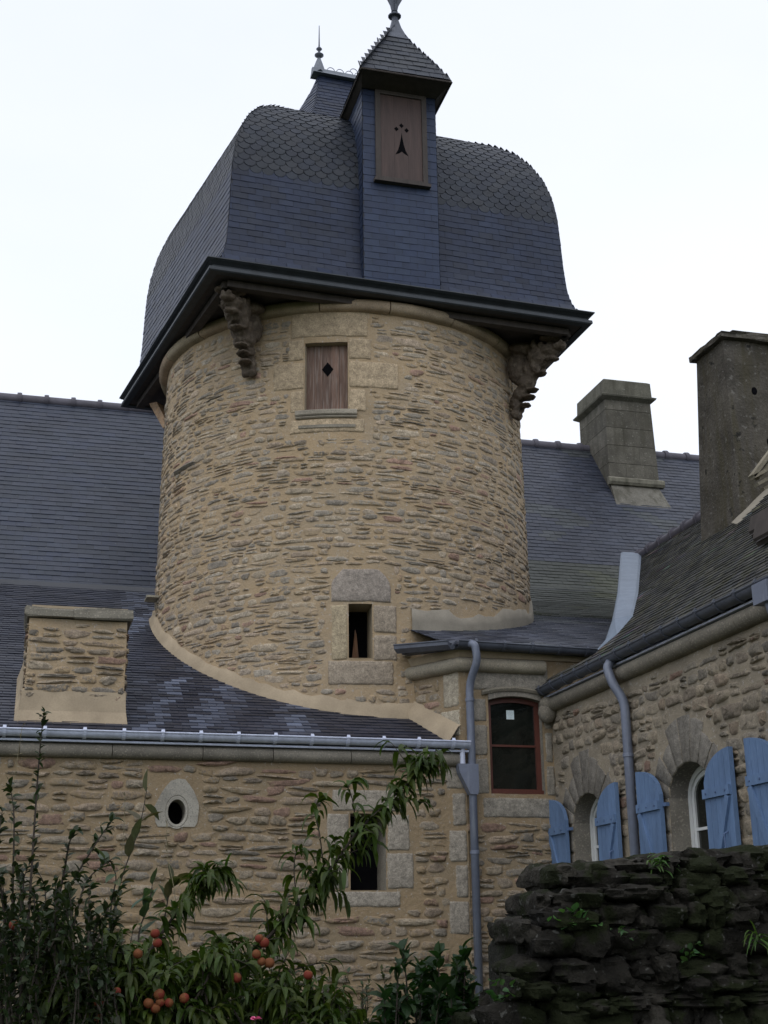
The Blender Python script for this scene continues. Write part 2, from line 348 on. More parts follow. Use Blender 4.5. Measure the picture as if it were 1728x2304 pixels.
# ------------------------------------------------------------------ roof profiles
def poly_surf(prof):
    """extruded along x; v = distance up the slope along profile [(y,z)...]"""
    L_ = [0]
    for a, b in zip(prof, prof[1:]): L_.append(L_[-1]+math.hypot(b[0]-a[0], b[1]-a[1]))
    def nrm(i):
        a, b = prof[i], prof[i+1]; l = math.hypot(b[0]-a[0], b[1]-a[1]); return (-(b[1]-a[1])/l, (b[0]-a[0])/l)
    def f(u, v, h=0):
        i = 0
        while i < len(prof)-2 and v > L_[i+1]: i += 1
        t = (v-L_[i])/(L_[i+1]-L_[i]); a, b = prof[i], prof[i+1]; n = nrm(i)
        return Vector((u, a[0]+(b[0]-a[0])*t+n[0]*h, a[1]+(b[1]-a[1])*t+n[1]*h))
    f.len = L_
    return f
LP = [(14.86, 3.765), (19.85, 6.78), (20.5, 7.6), (23, 11)]
RP = [(14.83, 5.0), (15.7, 5.36), (17, 5.85), (18.5, 6.4), (19.4, 6.82), (20.0, 7.22), (20.5, 7.72), (21, 8.36), (23, 11)]
def zroof(prof, y): return float(np.interp(y, [p[0] for p in prof], [p[1] for p in prof]))

# ------------------------------------------------------------------ round tower
T = thing('tower', (TCX, TCY, 0), 'round stone tower with a bulging slate roof and a tall dormer at its top', 'tower')
def ang(x, y): return math.atan2(x-TCX, -(y-TCY))*TR
W1 = (-1.155, -.575, 8.30, 9.28); W2 = (-.58, -.285, 4.98, 5.67)
HALF = math.radians(150)*TR
mb = MB()
wall_grid(mb, tower_surf, linsp(-math.pi*TR, math.pi*TR, 150), linsp(0, 9.95, 60), [W1+(.14,), W2+(.45,)], jit=.006, rcol=(.36, .30, .21, 1))
dress = [(-1.34, -.30, 7.98, 9.80), (-1.62, -1.155, 8.62, 9.0), (-.575, .12, 8.62, 9.0), (-.8, -.02, 5.66, 6.12), (-.82, -.58, 4.9, 5.7), (-.29, .05, 4.93, 5.68), (-.85, .0, 4.62, 4.98)]
def troof(u, v):
    p = tower_surf(u, v); z = zroof(LP, p.y) if p.x < 4.7 else zroof(RP, p.y)+.12
    if p.y > 20: z = 6
    return z
def tok(u, v):
    if any(a-.01 < u < b+.01 and c-.01 < v < d+.01 for a, b, c, d in dress+[W1[:4], W2[:4]]): return False
    return v > troof(u, v)+.13 and v < 9.70
lay_stones(mb, tower_surf, -HALF, HALF, 4.0, 9.72, tok, 11, pink=.06, dark=1.25)
G = (.42, .33, .22); G2 = (.33, .275, .21)
# dressed stones round the upper shutter
for a in [(-1.36, -.30, 9.36, 9.78), (-1.40, -1.165, 9.03, 9.34), (-1.60, -1.165, 8.62, 9.01), (-1.36, -1.165, 8.28, 8.60), (-.565, -.25, 9.03, 9.34), (-.565, .12, 8.62, 9.01), (-.565, -.33, 8.28, 8.60), (-1.36, -.35, 7.98, 8.18)]:
    block(mb, tower_surf, *a, col=G, seed=1, h=.014)
block(mb, tower_surf, -.80, -.04, 5.69, 6.13, col=(.27, .235, .20), h=.018, cut=(.16, .16, 0, 0))
block(mb, tower_surf, -.275, .03, 5.30, 5.66, col=G2, h=.014); block(mb, tower_surf, -.275, .03, 4.95, 5.28, col=G2, h=.014)
block(mb, tower_surf, -.80, -.59, 4.95, 5.66, col=(.40, .33, .22), h=.01)
block(mb, tower_surf, -.84, -.02, 4.64, 4.95, col=G2, h=.016)
# protruding dark long stone at the left
for (u, v) in [(-3.15, 7.9)]:
    block(mb, tower_surf, u-.35, u+.25, v-.05, v+.04, col=(.2, .18, .15), h=.05, bev=.03)
o = mb.build('wall', [M_WALL, M_GRAN], T); smooth_by_angle(o, 60)
# moulded ring under the eaves
mb = MB(); R0 = TR-.04; n = 144
for s_ in range(18):
    path = []; outs = []
    for k in range(9):
        t = 2*math.pi*(s_+k/8*.985)/18; j = .006*math.sin(s_*5); path.append((TCX+(R0+j)*math.sin(t), TCY-(R0+j)*math.cos(t), 9.80)); outs.append((math.sin(t), -math.cos(t)))
    prof = [(.0, .10)]+[(.055+.075*math.cos(q), .01+.085*math.sin(q)) for q in [math.radians(x) for x in (85, 60, 35, 10, -15, -40, -65, -88)]]+[(0, -.085)]
    mb.sweep(path, prof, outs, col=(.37*(1+.05*math.sin(s_*3)), .29, .20, 1))
o = mb.build('moulding', M_GRAN, T); smooth_by_angle(o, 50)
# upper window: sill, wooden shutter with diamond
mb = MB()
for (z0, z1, e) in ((8.22, 8.295, .055), (8.185, 8.22, .035)):
    path = [tower_surf(u, z0, 0) for u in linsp(-1.27, -.46, 8)]; outs = [(p-Vector((TCX, TCY, p.z))).normalized() for p in path]
    mb.sweep(path, [(-.02, 0), (e-.012, 0), (e, .015), (e, z1-z0-.012), (e-.01, z1-z0), (-.02, z1-z0)], outs, col=(.33, .295, .235, 1))
path = [tower_surf(u, 8.035, 0) for u in linsp(-1.23, -.48, 8)]; outs = [(p-Vector((TCX, TCY, p.z))).normalized() for p in path]
mb.sweep(path, [(-.02, 0), (.028, .012), (.034, .05), (-.02, .055)], outs, col=(.31, .28, .225, 1))
mb.build('window_sill', M_GRAN, T)
mb = MB(); rng = random.Random(4)
us = linsp(W1[0], W1[1], 5)
for a, b in zip(us, us[1:]):
    k = rng.uniform(.8, 1.2); c = (.155*k, .095*k, .07*k, 1); d = rng.uniform(0, .004)
    P = [tower_surf(u, v, hh) for hh in (-.15, -.11+d) for (u, v) in ((a+.002, 8.30), (b-.002, 8.30), (b-.002, 9.285), (a+.002, 9.285))]
    mb.add(P, [(0, 1, 2, 3), (7, 6, 5, 4)[::-1], (0, 1, 5, 4), (1, 2, 6, 5), (2, 3, 7, 6), (3, 0, 4, 7)], 0, c)
sh = mb.build('shutter', M_WWOOD, T)
mb = MB(); uc, vc = -.855, 8.93
mb.add([tower_surf(uc+x, vc+y, -.1035) for x, y in ((0, -.105), (.082, 0), (0, .105), (-.082, 0))]+[tower_surf(uc+x, vc+y, -.112) for x, y in ((0, -.105), (.082, 0), (0, .105), (-.082, 0))], [(0, 1, 2, 3), (0, 4, 5, 1), (1, 5, 6, 2), (2, 6, 7, 3), (3, 7, 4, 0)])
mb.build('diamond_dark_inlay', M_VOID, sh)  # thin black plate, darkness of the hole painted onto the shutter
mb = MB(); mb.add([tower_surf(u, v, -.44) for u, v in ((-.62, 4.9), (-.25, 4.9), (-.25, 5.75), (-.62, 5.75))], [(0, 1, 2, 3)])
mb.build('dark_backing', M_VOID, T)  # black sheet standing in for the dark inside the slit
mb = MB(); mb.prism([tower_surf(u, v, -.35) for u, v in ((-.53, 4.98), (-.42, 4.98), (-.455, 5.36), (-.475, 5.42))], (0, .02, 0), col=(.16, .08, .04, 1)); mb.build('leaning_board', M_WWOOD, T)
# cement fillets where roofs meet the tower
def fillet(a0, a1, prof, up, outw, m, name, dz=.02):
    mb = MB(); vs = []; n = 40; rng = random.Random(5)
    for i in range(n+1):
        u = a0+(a1-a0)*i/n; t = u/TR; dirv = Vector((math.sin(t), -math.cos(t), 0))
        r1 = TR+outw; pb = Vector((TCX, TCY, 0))+dirv*r1; zb = zroof(prof, pb.y)+dz
        r0 = TR+.01; pt = Vector((TCX, TCY, 0))+dirv*r0; up_ = up(u)+rng.uniform(-.025, .025); zt = zroof(prof, pt.y)+up_
        rm = TR+.05; pm = Vector((TCX, TCY, 0))+dirv*rm; zm = zroof(prof, pm.y)+up_*.45
        vs += [(pt.x-dirv.x*.05, pt.y-dirv.y*.05, zt+.01), (pt.x+dirv.x*.03, pt.y+dirv.y*.03, zt-.01), (pm.x, pm.y, zm), (pb.x, pb.y, zb), (pb.x, pb.y, zb-.03)]
    mb.add(vs, [(i*5+k, i*5+k+1, (i+1)*5+k+1, (i+1)*5+k) for i in range(n) for k in range(4)], 0)
    o = mb.build(name, m, T, smooth=True); return o
fillet(-1.62*TR, .09*TR, LP, lambda u: .15, .09, M_CEM, 'cement_fillet')
fillet(.08*TR, 1.62*TR, RP, lambda u: .22+.05*math.sin(u*4)+.03*math.sin(u*11), .05, M_CEMG, 'cement_fillet')
mb = MB(); mb.box((1.60, 18.1, 6.22), (1.85, 18.4, 6.25), col=(.3, .28, .22, 1)); mb.build('stone_slab', M_GRAN, T)

# bulging slate roof: quadrilateral plan
CA, CB, CC, CD = Vector((1.99, 15.36, 0)), Vector((7.40, 15.66, 0)), Vector((1.27, 20.24, 0)), Vector((7.28, 20.7, 0))
VA, VB, VC, VD = Vector((1, 1, 0)), Vector((-1, 1, 0)), Vector((1, -1, 0)), Vector((-1, -1, 0))
DP = [(-.03, 10.02), (.08, 10.08), (.17, 10.20), (.225, 10.45), (.255, 10.85), (.27, 11.3), (.29, 11.7), (.335, 12.05), (.42, 12.38), (.55, 12.70), (.72, 12.98), (.95, 13.22), (1.2, 13.40), (1.45, 13.53), (1.62, 13.60)]
DL = [0]
for a, b in zip(DP, DP[1:]): DL.append(DL[-1]+math.hypot(b[0]-a[0], b[1]-a[1]))
def dprof(v): return float(np.interp(v, DL, [p[0] for p in DP])), float(np.interp(v, DL, [p[1] for p in DP]))
R1, R2 = Vector((3.97, 17.9, 0)), Vector((4.97, 17.95, 0))
def dome_face(c0, d0, c1, d1):
    def ends(v):
        d, z = dprof(v); a = c0+d0*d; b = c1+d1*d; m_ = max(0, d-.45)*.14; a = Vector((a.x, a.y, z-(m_ if c0.x < 3 else 0))); b = Vector((b.x, b.y, z-(m_ if c1.x < 3 else 0))); return a, b
    def f(u, v):
        a, b = ends(v); e = (b-a).normalized(); return (a+b)/2+e*u
    return fd_surf(f), (lambda v: (-(ends(v)[1]-ends(v)[0]).length/2, (ends(v)[1]-ends(v)[0]).length/2))
NB = [CA+VA*1.62, CB+VB*1.62, CC+VC*1.62, CD+VD*1.62]
NL = 1.75
def neck_face(b0, r0, b1, r1):
    def ends(v):
        q = min(1., max(0., v/NL))
        hx = 1-(1-q)**1.35; za, zb = [zz_+(15.05-zz_)*(q**1.12) for zz_ in [13.60-(.165 if b_.x < 4 else 0) for b_ in (b0, b1)]]
        a = b0.lerp(r0, hx); b = b1.lerp(r1, hx); return Vector((a.x, a.y, za)), Vector((b.x, b.y, zb))
    def f(u, v):
        a, b = ends(v); e = (b-a); e = e.normalized() if e.length > 1e-4 else Vector((0, 1, 0)); return (a+b)/2+e*u
    return fd_surf(f), (lambda v: (-(ends(v)[1]-ends(v)[0]).length/2, (ends(v)[1]-ends(v)[0]).length/2))
mb = MB()
vsplit = float(np.interp(11.62, [p[1] for p in DP], DL)); vtop = DL[-1]
DM = [(.020, .026, .038), (.017, .022, .034), (.024, .028, .036), (.019, .024, .033)]
faces = [(CA, VA, CB, VB, 1), (CC, VC, CA, VA, 2), (CB, VB, CD, VD, 3), (CD, VD, CC, VC, 4)]
for c0, d0, c1, d1, sd_ in faces:
    S_, ur = dome_face(c0, d0, c1, d1)
    vv = linsp(.001, vtop-.001, 34); vs = []; 
    for v in vv:
        a0, a1 = ur(v); vs += [S_(a0+(a1-a0)*i/8, v, -.004 if 0 < i < 8 else 0) for i in range(9)]
    mb.add(vs, [(j*9+i, j*9+i+1, (j+1)*9+i+1, (j+1)*9+i) for j in range(34) for i in range(8)], 0, (.03, .033, .042, 1))
    if sd_ == 4: continue
    lay_slates(mb, S_, .02, vsplit, ur, sd_*7, wd=.21, ex=.092, lift=.010)
    lay_slates(mb, S_, vsplit-.03, vtop-.02, ur, sd_*7+1, wd=.168, ex=.094, style='scallop', pal=DM, lift=.010)
o = mb.build('roof', M_SLATE, T); roofT = o
mb = MB()
nf = [(NB[0], R1, NB[1], R2), (NB[2], R1, NB[0], R1), (NB[1], R2, NB[3], R2), (NB[3], R2, NB[2], R1)]
for i_, (b0, r0, b1, r1) in enumerate(nf):
    S_, ur = neck_face(b0, r0, b1, r1); vv = linsp(0, NL-.02, 20); vs = []
    for v in vv:
        a0, a1 = ur(v); vs += [S_(a0+(a1-a0)*i/6, v, 0) for i in range(7)]
    mb.add(vs, [(j*7+i, j*7+i+1, (j+1)*7+i+1, (j+1)*7+i) for j in range(20) for i in range(6)], 0, (.03, .033, .042, 1))
    if i_ < 3: lay_slates(mb, S_, .0, NL-.04, ur, 50+i_, wd=.2, ex=.09, lift=.012)
mb.build('roof_neck', M_SLATE, T)
# lead ridge, cresting, finials
mb = MB(); d_ = (R2-R1).normalized(); a = R1-d_*.12; b = R2+d_*.1
mb.sweep([(a.x, a.y, 15.0), (b.x, b.y, 15.0)], [(-.11, -.03), (-.085, .0), (-.06, .03), (-.03, .10), (.03, .10), (.06, .03), (.085, .0), (.11, -.03)], (d_.y*-1, d_.x), col=(.5, .5, .5, 1))
for e, s_ in ((R1, 1), (R2, 1)):
    mb.lathe((e.x, e.y, 15.02), [(.12, 0), (.085, .12), (.045, .24), (.025, .29)], 4)
rdg = mb.build('lead_ridge', M_LEAD, T)
mb = MB()
L_ = (R2-R1).length
for i in range(5):
    c = R1+d_*(.2+i*.155)
    for (dx, dz) in ((0, 0),)+(((.078, .062),) if i in (2,) else ()):
        mb.tube([(c.x+d_.x*(dx+.062*math.cos(t)), c.y+d_.y*(dx+.062*math.cos(t)), 15.11+dz+.062*math.sin(t)) for t in linsp(0, math.pi, 12)], .006, 6)
mb.build('cresting', M_PIPE, rdg)
for e in (R1, R2):
    mb = MB(); mb.lathe((e.x, e.y, 15.28), [(.02, 0), (.02, .03), (.035, .045), (.075, .08), (.075, .09), (.035, .125), (.02, .14), (.02, .17), (.03, .18), (.05, .205), (.03, .23), (.015, .25), (.012, .3), (.006, .66)], 14)
    o = mb.build('finial', M_DZ, T, smooth=True)
# eaves: moulded zinc band and boarded soffit
q = [CC, CA, CB, CD]
def inset(pts, d):
    c = (q[0]+q[1]+q[2]+q[3])/4; dirs = [VC, VA, VB, VD]
    return [p+v*d for p, v in zip(pts, dirs)]
mb = MB(); prof = [(.0, 10.05), (-.05, 10.06), (-.055, 10.045), (.03, 9.985), (.035, 9.955), (-.02, 9.94), (-.025, 9.895), (-.01, 9.88), (.09, 9.88), (.09, 10.0)]
vs = []
for (d, z) in prof: vs += [(p.x, p.y, z) for p in inset(q, d)]
m = len(prof)
mb.add(vs, [(k*4+i, k*4+(i+1) % 4, ((k+1) % m)*4+(i+1) % 4, ((k+1) % m)*4+i) for k in range(m) for i in range(4)])
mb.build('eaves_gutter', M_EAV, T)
mb = MB(); i0 = inset(q, .085)
vs = [(p.x, p.y, 9.90) for p in i0]+[(p.x, p.y, 9.93) for p in i0]
mb.add(vs, [(3, 2, 1, 0), (4, 5, 6, 7)]+[(i, (i+1) % 4, 4+(i+1) % 4, 4+i) for i in range(4)])
for (p0, p1) in ((CA+VA*.2, CB+VB*.2), (CC+VC*.2, CA+VA*.2), (CB+VB*.2, CD+VD*.2)):
    d = (p1-p0).normalized(); nn = Vector((-d.y, d.x, 0))
    if nn.dot(Vector((TCX, TCY, 0))-p0) < 0: nn = -nn
    a, b = p0+d*.05, p1-d*.05
    mb.prism([(a.x, a.y, 9.79), (b.x, b.y, 9.79), (b.x+nn.x*.12, b.y+nn.y*.12, 9.79), (a.x+nn.x*.12, a.y+nn.y*.12, 9.79)], (0, 0, .093))
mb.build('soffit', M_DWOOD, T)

# carved corbels (lumpy figures merged by a voxel remesh)
def blob(mb, c, r, sc=(1, 1, 1), n=10, rot=None):
    vs = []; fs = []; m = n//2+1
    for i in range(m):
        t = math.pi*i/(m-1)
        for k in range(n):
            p = 2*math.pi*k/n; v = Vector((r*sc[0]*math.sin(t)*math.cos(p), r*sc[1]*math.sin(t)*math.sin(p), r*sc[2]*math.cos(t)))
            if rot: v = rot @ v
            vs.append(Vector(c)+v)
    fs = [(i*n+k, (i+1)*n+k, (i+1)*n+(k+1) % n, i*n+(k+1) % n) for i in range(m-1) for k in range(n)]
    mb.add(vs, fs)
def corbel(foot, head, side):
    """foot: on the wall low down, head: out under the corner; a crouching grotesque with open jaws"""
    foot, head = Vector(foot), Vector(head); ax = head-foot; out = Vector((ax.x, ax.y, 0)).normalized(); lat = Vector((-out.y, out.x, 0)); up = Vector((0, 0, 1))
    P = lambda a, b, c: foot+out*a*1.0+lat*b+up*c
    A = Vector((ax.x, ax.y, 0)).length; H = ax.z
    mb = MB(); from_ = []
    def B(a, b, c, r, sc=(1, 1, 1)): blob(mb, P(a*A, b*.9, c*H), r*.87, sc, 12)
    B(-.02, .05, .0, .075, (1, 1, 1.1)); B(-.02, -.05, .0, .075, (1, 1, 1.1))          # paws
    B(.02, .06, .12, .07, (1, .9, 1.5)); B(.02, -.06, .12, .07, (1, .9, 1.5)); B(-.03, .0, .2, .10, (1, 1, 1.6))
    B(.08, .0, .3, .125, (1.1, 1.15, 1.0)); B(.14, .0, .37, .11, (1.2, 1.35, .45)); B(.2, .09, .44, .09); B(.2, -.09, .44, .09)
    B(.22, .0, .5, .155, (1.1, 1.0, 1.2)); B(.3, .0, .62, .16, (1.1, 1., 1.2)); B(.12, 0, .7, .2, (1.3, .85, 1.6))
    B(.45, .085, .63, .085, (1.1, 1, 1.2)); B(.45, -.085, .63, .085, (1.1, 1, 1.2))     # shoulders
    B(.5, .0, .80, .18, (1.2, 1.0, 1.1)); B(.72, .0, .86, .145, (1.3, .95, .8)); B(.9, .0, .88, .11, (1.2, .95, .6))   # head, muzzle
    B(.75, .0, .72, .085, (1.5, .9, .45)); B(.97, .045, .92, .045); B(.97, -.045, .92, .045)
    B(.6, .12, .93, .055); B(.6, -.12, .93, .055); B(.48, .15, .97, .06, (.8, .8, 1.4)); B(.48, -.15, .97, .06, (.8, .8, 1.4))
    B(.3, .0, .97, .17, (2.2, 1.0, .7)); B(.8, .0, 1.03, .13, (2.0, 1.1, .5))
    for f_ in (.13, .24, .34, .56): B(f_*.8+.05, 0, f_-.02, .115, (1.0, 1.1, .25))
    o = mb.build('carved_corbel', M_CARVE, T)
    m = o.modifiers.new('r', 'REMESH'); m.mode = 'VOXEL'; m.voxel_size = .013; m.use_smooth_shade = True
    s_ = o.modifiers.new('s', 'SMOOTH'); s_.iterations = 2; s_.factor = .5
    tx = bpy.data.textures.new('carve', 'CLOUDS'); tx.noise_scale = .05
    dm = o.modifiers.new('d', 'DISPLACE'); dm.texture = tx; dm.strength = .035; dm.mid_level = .5
    return o
corbel((2.66, 16.30, 8.93), (2.22, 15.62, 9.80), 1)
corbel((6.62, 16.62, 8.82), (7.12, 15.98, 9.80), -1)
mb = MB(); mb.prism([at(322, 872, 19.6), at(338, 868, 19.5), at(362, 915, 19.0), at(352, 925, 19.0)], (.12, .12, 0), col=(.28, .18, .1, 1)); mb.build('timber_brace', M_WWOOD, T)

# tall dormer
X0, X1_, YF, ZB, ZT = 4.075, 5.15, 15.56, 10.06, 13.15
mb = MB(); mb.box((X0, YF, ZB), (X1_, 17.7, ZT), col=(.03, .033, .042, 1))
SF = plane_surf((0, YF, 0), (1, 0, 0), (0, 0, 1), (0, -1, 0)); hole = (4.275, 4.985, 11.68, 13.06)
sk = lambda u, v: hole[0]-.02 < u < hole[1]+.02 and hole[2] < v+.03 < hole[3]+.2
DB = [(.019, .032, .070), (.016, .028, .064), (.022, .036, .075), (.018, .030, .068)]
lay_slates(mb, SF, ZB, 11.62, lambda v: (X0, X1_), 91, wd=.215, ex=.095, lift=.009, pal=DB)
lay_slates(mb, SF, 11.62, ZT, lambda v: (X0, hole[0]-.02), 92, wd=.215, ex=.12, lift=.009, pal=DB)
lay_slates(mb, SF, 11.62, ZT, lambda v: (hole[1]+.02, X1_), 93, wd=.215, ex=.12, lift=.009, pal=DB)
SLc = plane_surf((X0, 0, 0), (0, -1, 0), (0, 0, 1), (-1, 0, 0)); SRc = plane_surf((X1_, 0, 0), (0, 1, 0), (0, 0, 1), (1, 0, 0))
lay_slates(mb, SLc, ZB, ZT, lambda v: (-17.6, -YF), 94, wd=.2, ex=.11, lift=.009, pal=DB); lay_slates(mb, SRc, ZB, ZT, lambda v: (YF, 17.6), 95, wd=.2, ex=.11, lift=.009, pal=DB)
dor = mb.build('dormer', M_SLATE, T)
mb = MB(); y0 = YF-.03
fr = MB()
fr.box((hole[0]-.02, y0-.02, hole[2]), (hole[0]+.05, YF+.03, hole[3]+.06)); fr.box((hole[1]-.05, y0-.02, hole[2]), (hole[1]+.02, YF+.03, hole[3]+.06))
fr.box((hole[0]+.05, y0-.02, hole[3]), (hole[1]-.05, YF+.03, hole[3]+.06)); fr.box((hole[0]-.05, y0-.06, hole[2]-.05), (hole[1]+.05, YF+.03, hole[2]-.002)); fr.box((hole[0]+.05, y0-.01, hole[2]+.002), (hole[1]-.05, YF+.02, hole[2]+.05))
fr.build('shutter_frame', M_DWOOD, dor)
for i in range(3):
    a = hole[0]+.052+i*(hole[1]-hole[0]-.104)/3; mb.box((a, y0, hole[2]+.052), (a+(hole[1]-hole[0]-.104)/3-.0015, YF+.01, hole[3]-.002))
sh2 = mb.build('shutter', M_BWOOD, dor)
mb = MB(); yy = y0-.002; cx, cz = 4.635, 12.28
def flat(pts): mb.prism([(cx+x, yy, cz+z) for x, z in pts], (0, .004, 0))
for (dx, dz) in ((0, .31), (-.075, .245), (.075, .245)): flat([(dx, dz-.038), (dx+.033, dz), (dx, dz+.038), (dx-.033, dz)])
flat([(0, .19), (.012, .10), (.03, 0), (.055, -.09), (.095, -.17), (.04, -.145), (0, -.11), (-.04, -.145), (-.095, -.17), (-.055, -.09), (-.03, 0), (-.012, .10)][::-1])
mb.build('ermine_dark_inlay', M_VOID, sh2)  # raised black inlay paints the shade of the cut-outs
# dormer roof
E0, E1, EY, EZ = 3.965, 5.285, 15.18, 13.19; AX, AY, AZ = 4.66, 15.88, 14.52; BY = 17.75
fl, frr, ap, bk = Vector((E0, EY, EZ)), Vector((E1, EY, EZ+.02)), Vector((AX, AY, AZ)), Vector((AX, BY, AZ))
bl_, br_ = Vector((E0, BY, EZ)), Vector((E1, BY, EZ))
def tri_surf(o, du, top):
    o = Vector(o); du = Vector(du).normalized(); s = (Vector(top)-o); s = s-du*s.dot(du); L = s.length; s.normalize(); n = du.cross(s)
    return (lambda u, v, h=0: o+du*u+s*v+n*h), L, (Vector(top)-o).dot(du)
mb = MB()
mb.add([fl, frr, ap, bk, bl_, br_], [(0, 1, 2), (4, 0, 2, 3), (1, 5, 3, 2)], 0, (.03, .033, .042, 1))
for (o_, e_, col_) in ((fl, frr, 1), ):
    S_, L1, ua = tri_surf(o_, e_-o_, ap); W = (e_-o_).length
    lay_slates(mb, S_, 0, L1*.93, lambda v: (ua*v/L1-.06, W-(W-ua)*v/L1+.0), 71, wd=.2, ex=.135, pal=DM, lift=.014)
S_, L1, ua = tri_surf(bl_, fl-bl_, bk); W = (fl-bl_).length; off = W-(ap-bl_).dot((fl-bl_).normalized())
lay_slates(mb, S_, 0, L1*.95, lambda v: (0, W-off*v/L1+.05), 72, wd=.2, ex=.115, pal=DM, lift=.02)
S_, L1, ua = tri_surf(frr, br_-frr, ap); 
lay_slates(mb, S_, 0, L1*.95, lambda v: (ua*v/L1, 2.5), 73, wd=.2, ex=.115, pal=DM, lift=.014)
mb.build('dormer_roof', M_SLATE, T)
mb = MB()
vs = [fl, frr, br_, bl_]; vs = [Vector((p.x, p.y, EZ-.012)) for p in vs]+[Vector((X0-.01, YF-.03, ZT-.03)), Vector((X1_+.01, YF-.03, ZT-.03)), Vector((X1_+.01, BY, ZT-.03)), Vector((X0-.01, BY, ZT-.03))]
mb.add(vs, [(0, 1, 5, 4), (3, 0, 4, 7), (1, 2, 6, 5)])
for p, r in ((fl, frr), (bl_, fl), (frr, br_)):
    d = (r-p).normalized(); mb.tube([(p.x, p.y, EZ-.012), (r.x, r.y, EZ-.012)], .014, 6)
mb.build('dormer_soffit', M_DWOOD, T)
mb = MB(); mb.lathe((AX, AY-.02, 14.20), [(.24, 0), (.17, .12), (.11, .25), (.07, .38), (.045, .47)], 4, col=(.5, .5, .5, 1), ph=math.pi/4)
mb.lathe((AX, AY-.02, 14.62), [(.045, 0), (.045, .05), (.095, .06), (.10, .075), (.06, .10), (.04, .14), (.05, .15)], 12)
mb.prism([(AX+x, AY-.03, 14.76+z) for x, z in ((-.035, 0), (.035, 0), (.06, .12), (.13, .27), (.06, .29), (0, .36), (-.06, .29), (-.13, .27), (-.06, .12))], (0, .03, 0))
mb.prism([(AX, AY-.015+x, 14.76+z) for x, z in ((-.035, 0), (.035, 0), (.06, .12), (.13, .27), (.06, .29), (0, .36), (-.06, .29), (-.13, .27), (-.06, .12))], (.02, 0, 0))
o = mb.build('finial', M_DZ, T)

# ------------------------------------------------------------------ helpers for gutters, pipes
def gutter(parent, p0, p1, outv, mat_, r=.075, back=.03, step=.43, bm=None, name='gutter', lip=True):
    p0, p1, o = Vector(p0), Vector(p1), Vector(outv); mb = MB()
    pr = [(r*math.cos(t)+r, -r*math.sin(t)) for t in linsp(math.pi, 0, 10)]+[((r-.006)*math.cos(t)+r, -(r-.006)*math.sin(t)+.002) for t in linsp(0, math.pi, 10)]
    mb.sweep([p0, p1], pr, (o.x, o.y))
    if lip:
        e = o*(2*r); mb.tube([p0+e+Vector((0, 0, .004)), p1+e+Vector((0, 0, .004))], .011, 8)
    g_ = mb.build(name, mat_, parent); smooth_by_angle(g_, 40)
    d = (p1-p0); L_ = d.length; d.normalize(); n = int(L_/step)
    proto = None
    for i in range(n):
        c = p0+d*(step*(i+.6))
        if proto is None:
            mb = MB(); w = .018
            pr = [((r+.012)*math.cos(t)+r, -(r+.012)*math.sin(t)) for t in linsp(math.pi, -.5, 10)]+[((r-.0)*math.cos(t)+r, -(r)*math.sin(t)) for t in linsp(-.5, math.pi, 10)]
            mb.sweep([c-d*w, c+d*w], pr, (o.x, o.y)); e = c+o*(2*r)+Vector((0, 0, .006)); mb.tube([e-d*.02, e+d*.02], .02, 8)
            proto = mb.build('gutter_bracket', bm or mat_, parent); pc = c
        else: copy_part(proto, c-pc, parent)
    return g_
def pipe(parent, pts, r=.047, m=M_PIPE, collars=(), name='downpipe'):
    # rounded bends
    P = [Vector(p) for p in pts]; path = [P[0]]
    for a, b, c in zip(P, P[1:], P[2:]):
        k = min(.12, (a-b).length*.45, (c-b).length*.45); s_ = b+(a-b).normalized()*k; e = b+(c-b).normalized()*k
        for t in linsp(0, 1, 6): path.append(s_*(1-t)**2+b*2*t*(1-t)+e*t*t)
    path.append(P[-1]); mb = MB(); mb.tube(path, r, 16)
    o = mb.build(name, m, parent, smooth=True)
    for c in collars:
        c = Vector(c); mb = MB(); mb.lathe(c, [(r+.002, -.022), (r+.008, -.018), (r+.008, .018), (r+.002, .022)], 16)
        mb.box((c.x+.01, c.y, c.z-.01), (c.x+.025, c.y+.16, c.z+.01))
        mb.build('pipe_collar', m, o)
    return o

# ------------------------------------------------------------------ low wing with the lean-to roof (left)
Lw = thing('low_stone_wing', (1.0, 15, 0), 'low stone wing with shiny zinc gutter, small oval opening and stubby stone chimney', 'building')
SX = plane_surf((0, 15, 0), (1, 0, 0), (0, 0, 1), (0, -1, 0))
mb = MB(); OC = (1.755, 3.02)
H1 = (1.60, 1.91, 2.86, 3.18, .02); H2 = (3.715, 4.13, 2.19, 3.03, .4)
wall_grid(mb, SX, linsp(-5, 5.12, 60), linsp(0, 3.80, 24), [H1, H2], jit=.006, rcol=(.27, .245, .2, 1))
dr = [(1.50, 2.01, 2.82, 3.40), (3.45, 4.45, 2.10, 3.3), (3.5, 4.3, 1.98, 2.19), (4.9, 5.2, 0, 3.7), (-.5, -.12, 2.9, 3.65)]
def lok(u, v): return v < 3.60 and u < 5.1 and not any(a-.01 < u < b+.01 and c-.01 < v < d+.01 for a, b, c, d in dr)
lay_stones(mb, SX, -4.6, 5.1, .05, 3.62, lok, 21, ch=(.07, .145), cw=(.14, .52), h=(.008, .034), pink=.12, cov=(.78, 1.05), amax=.95, dark=.88)
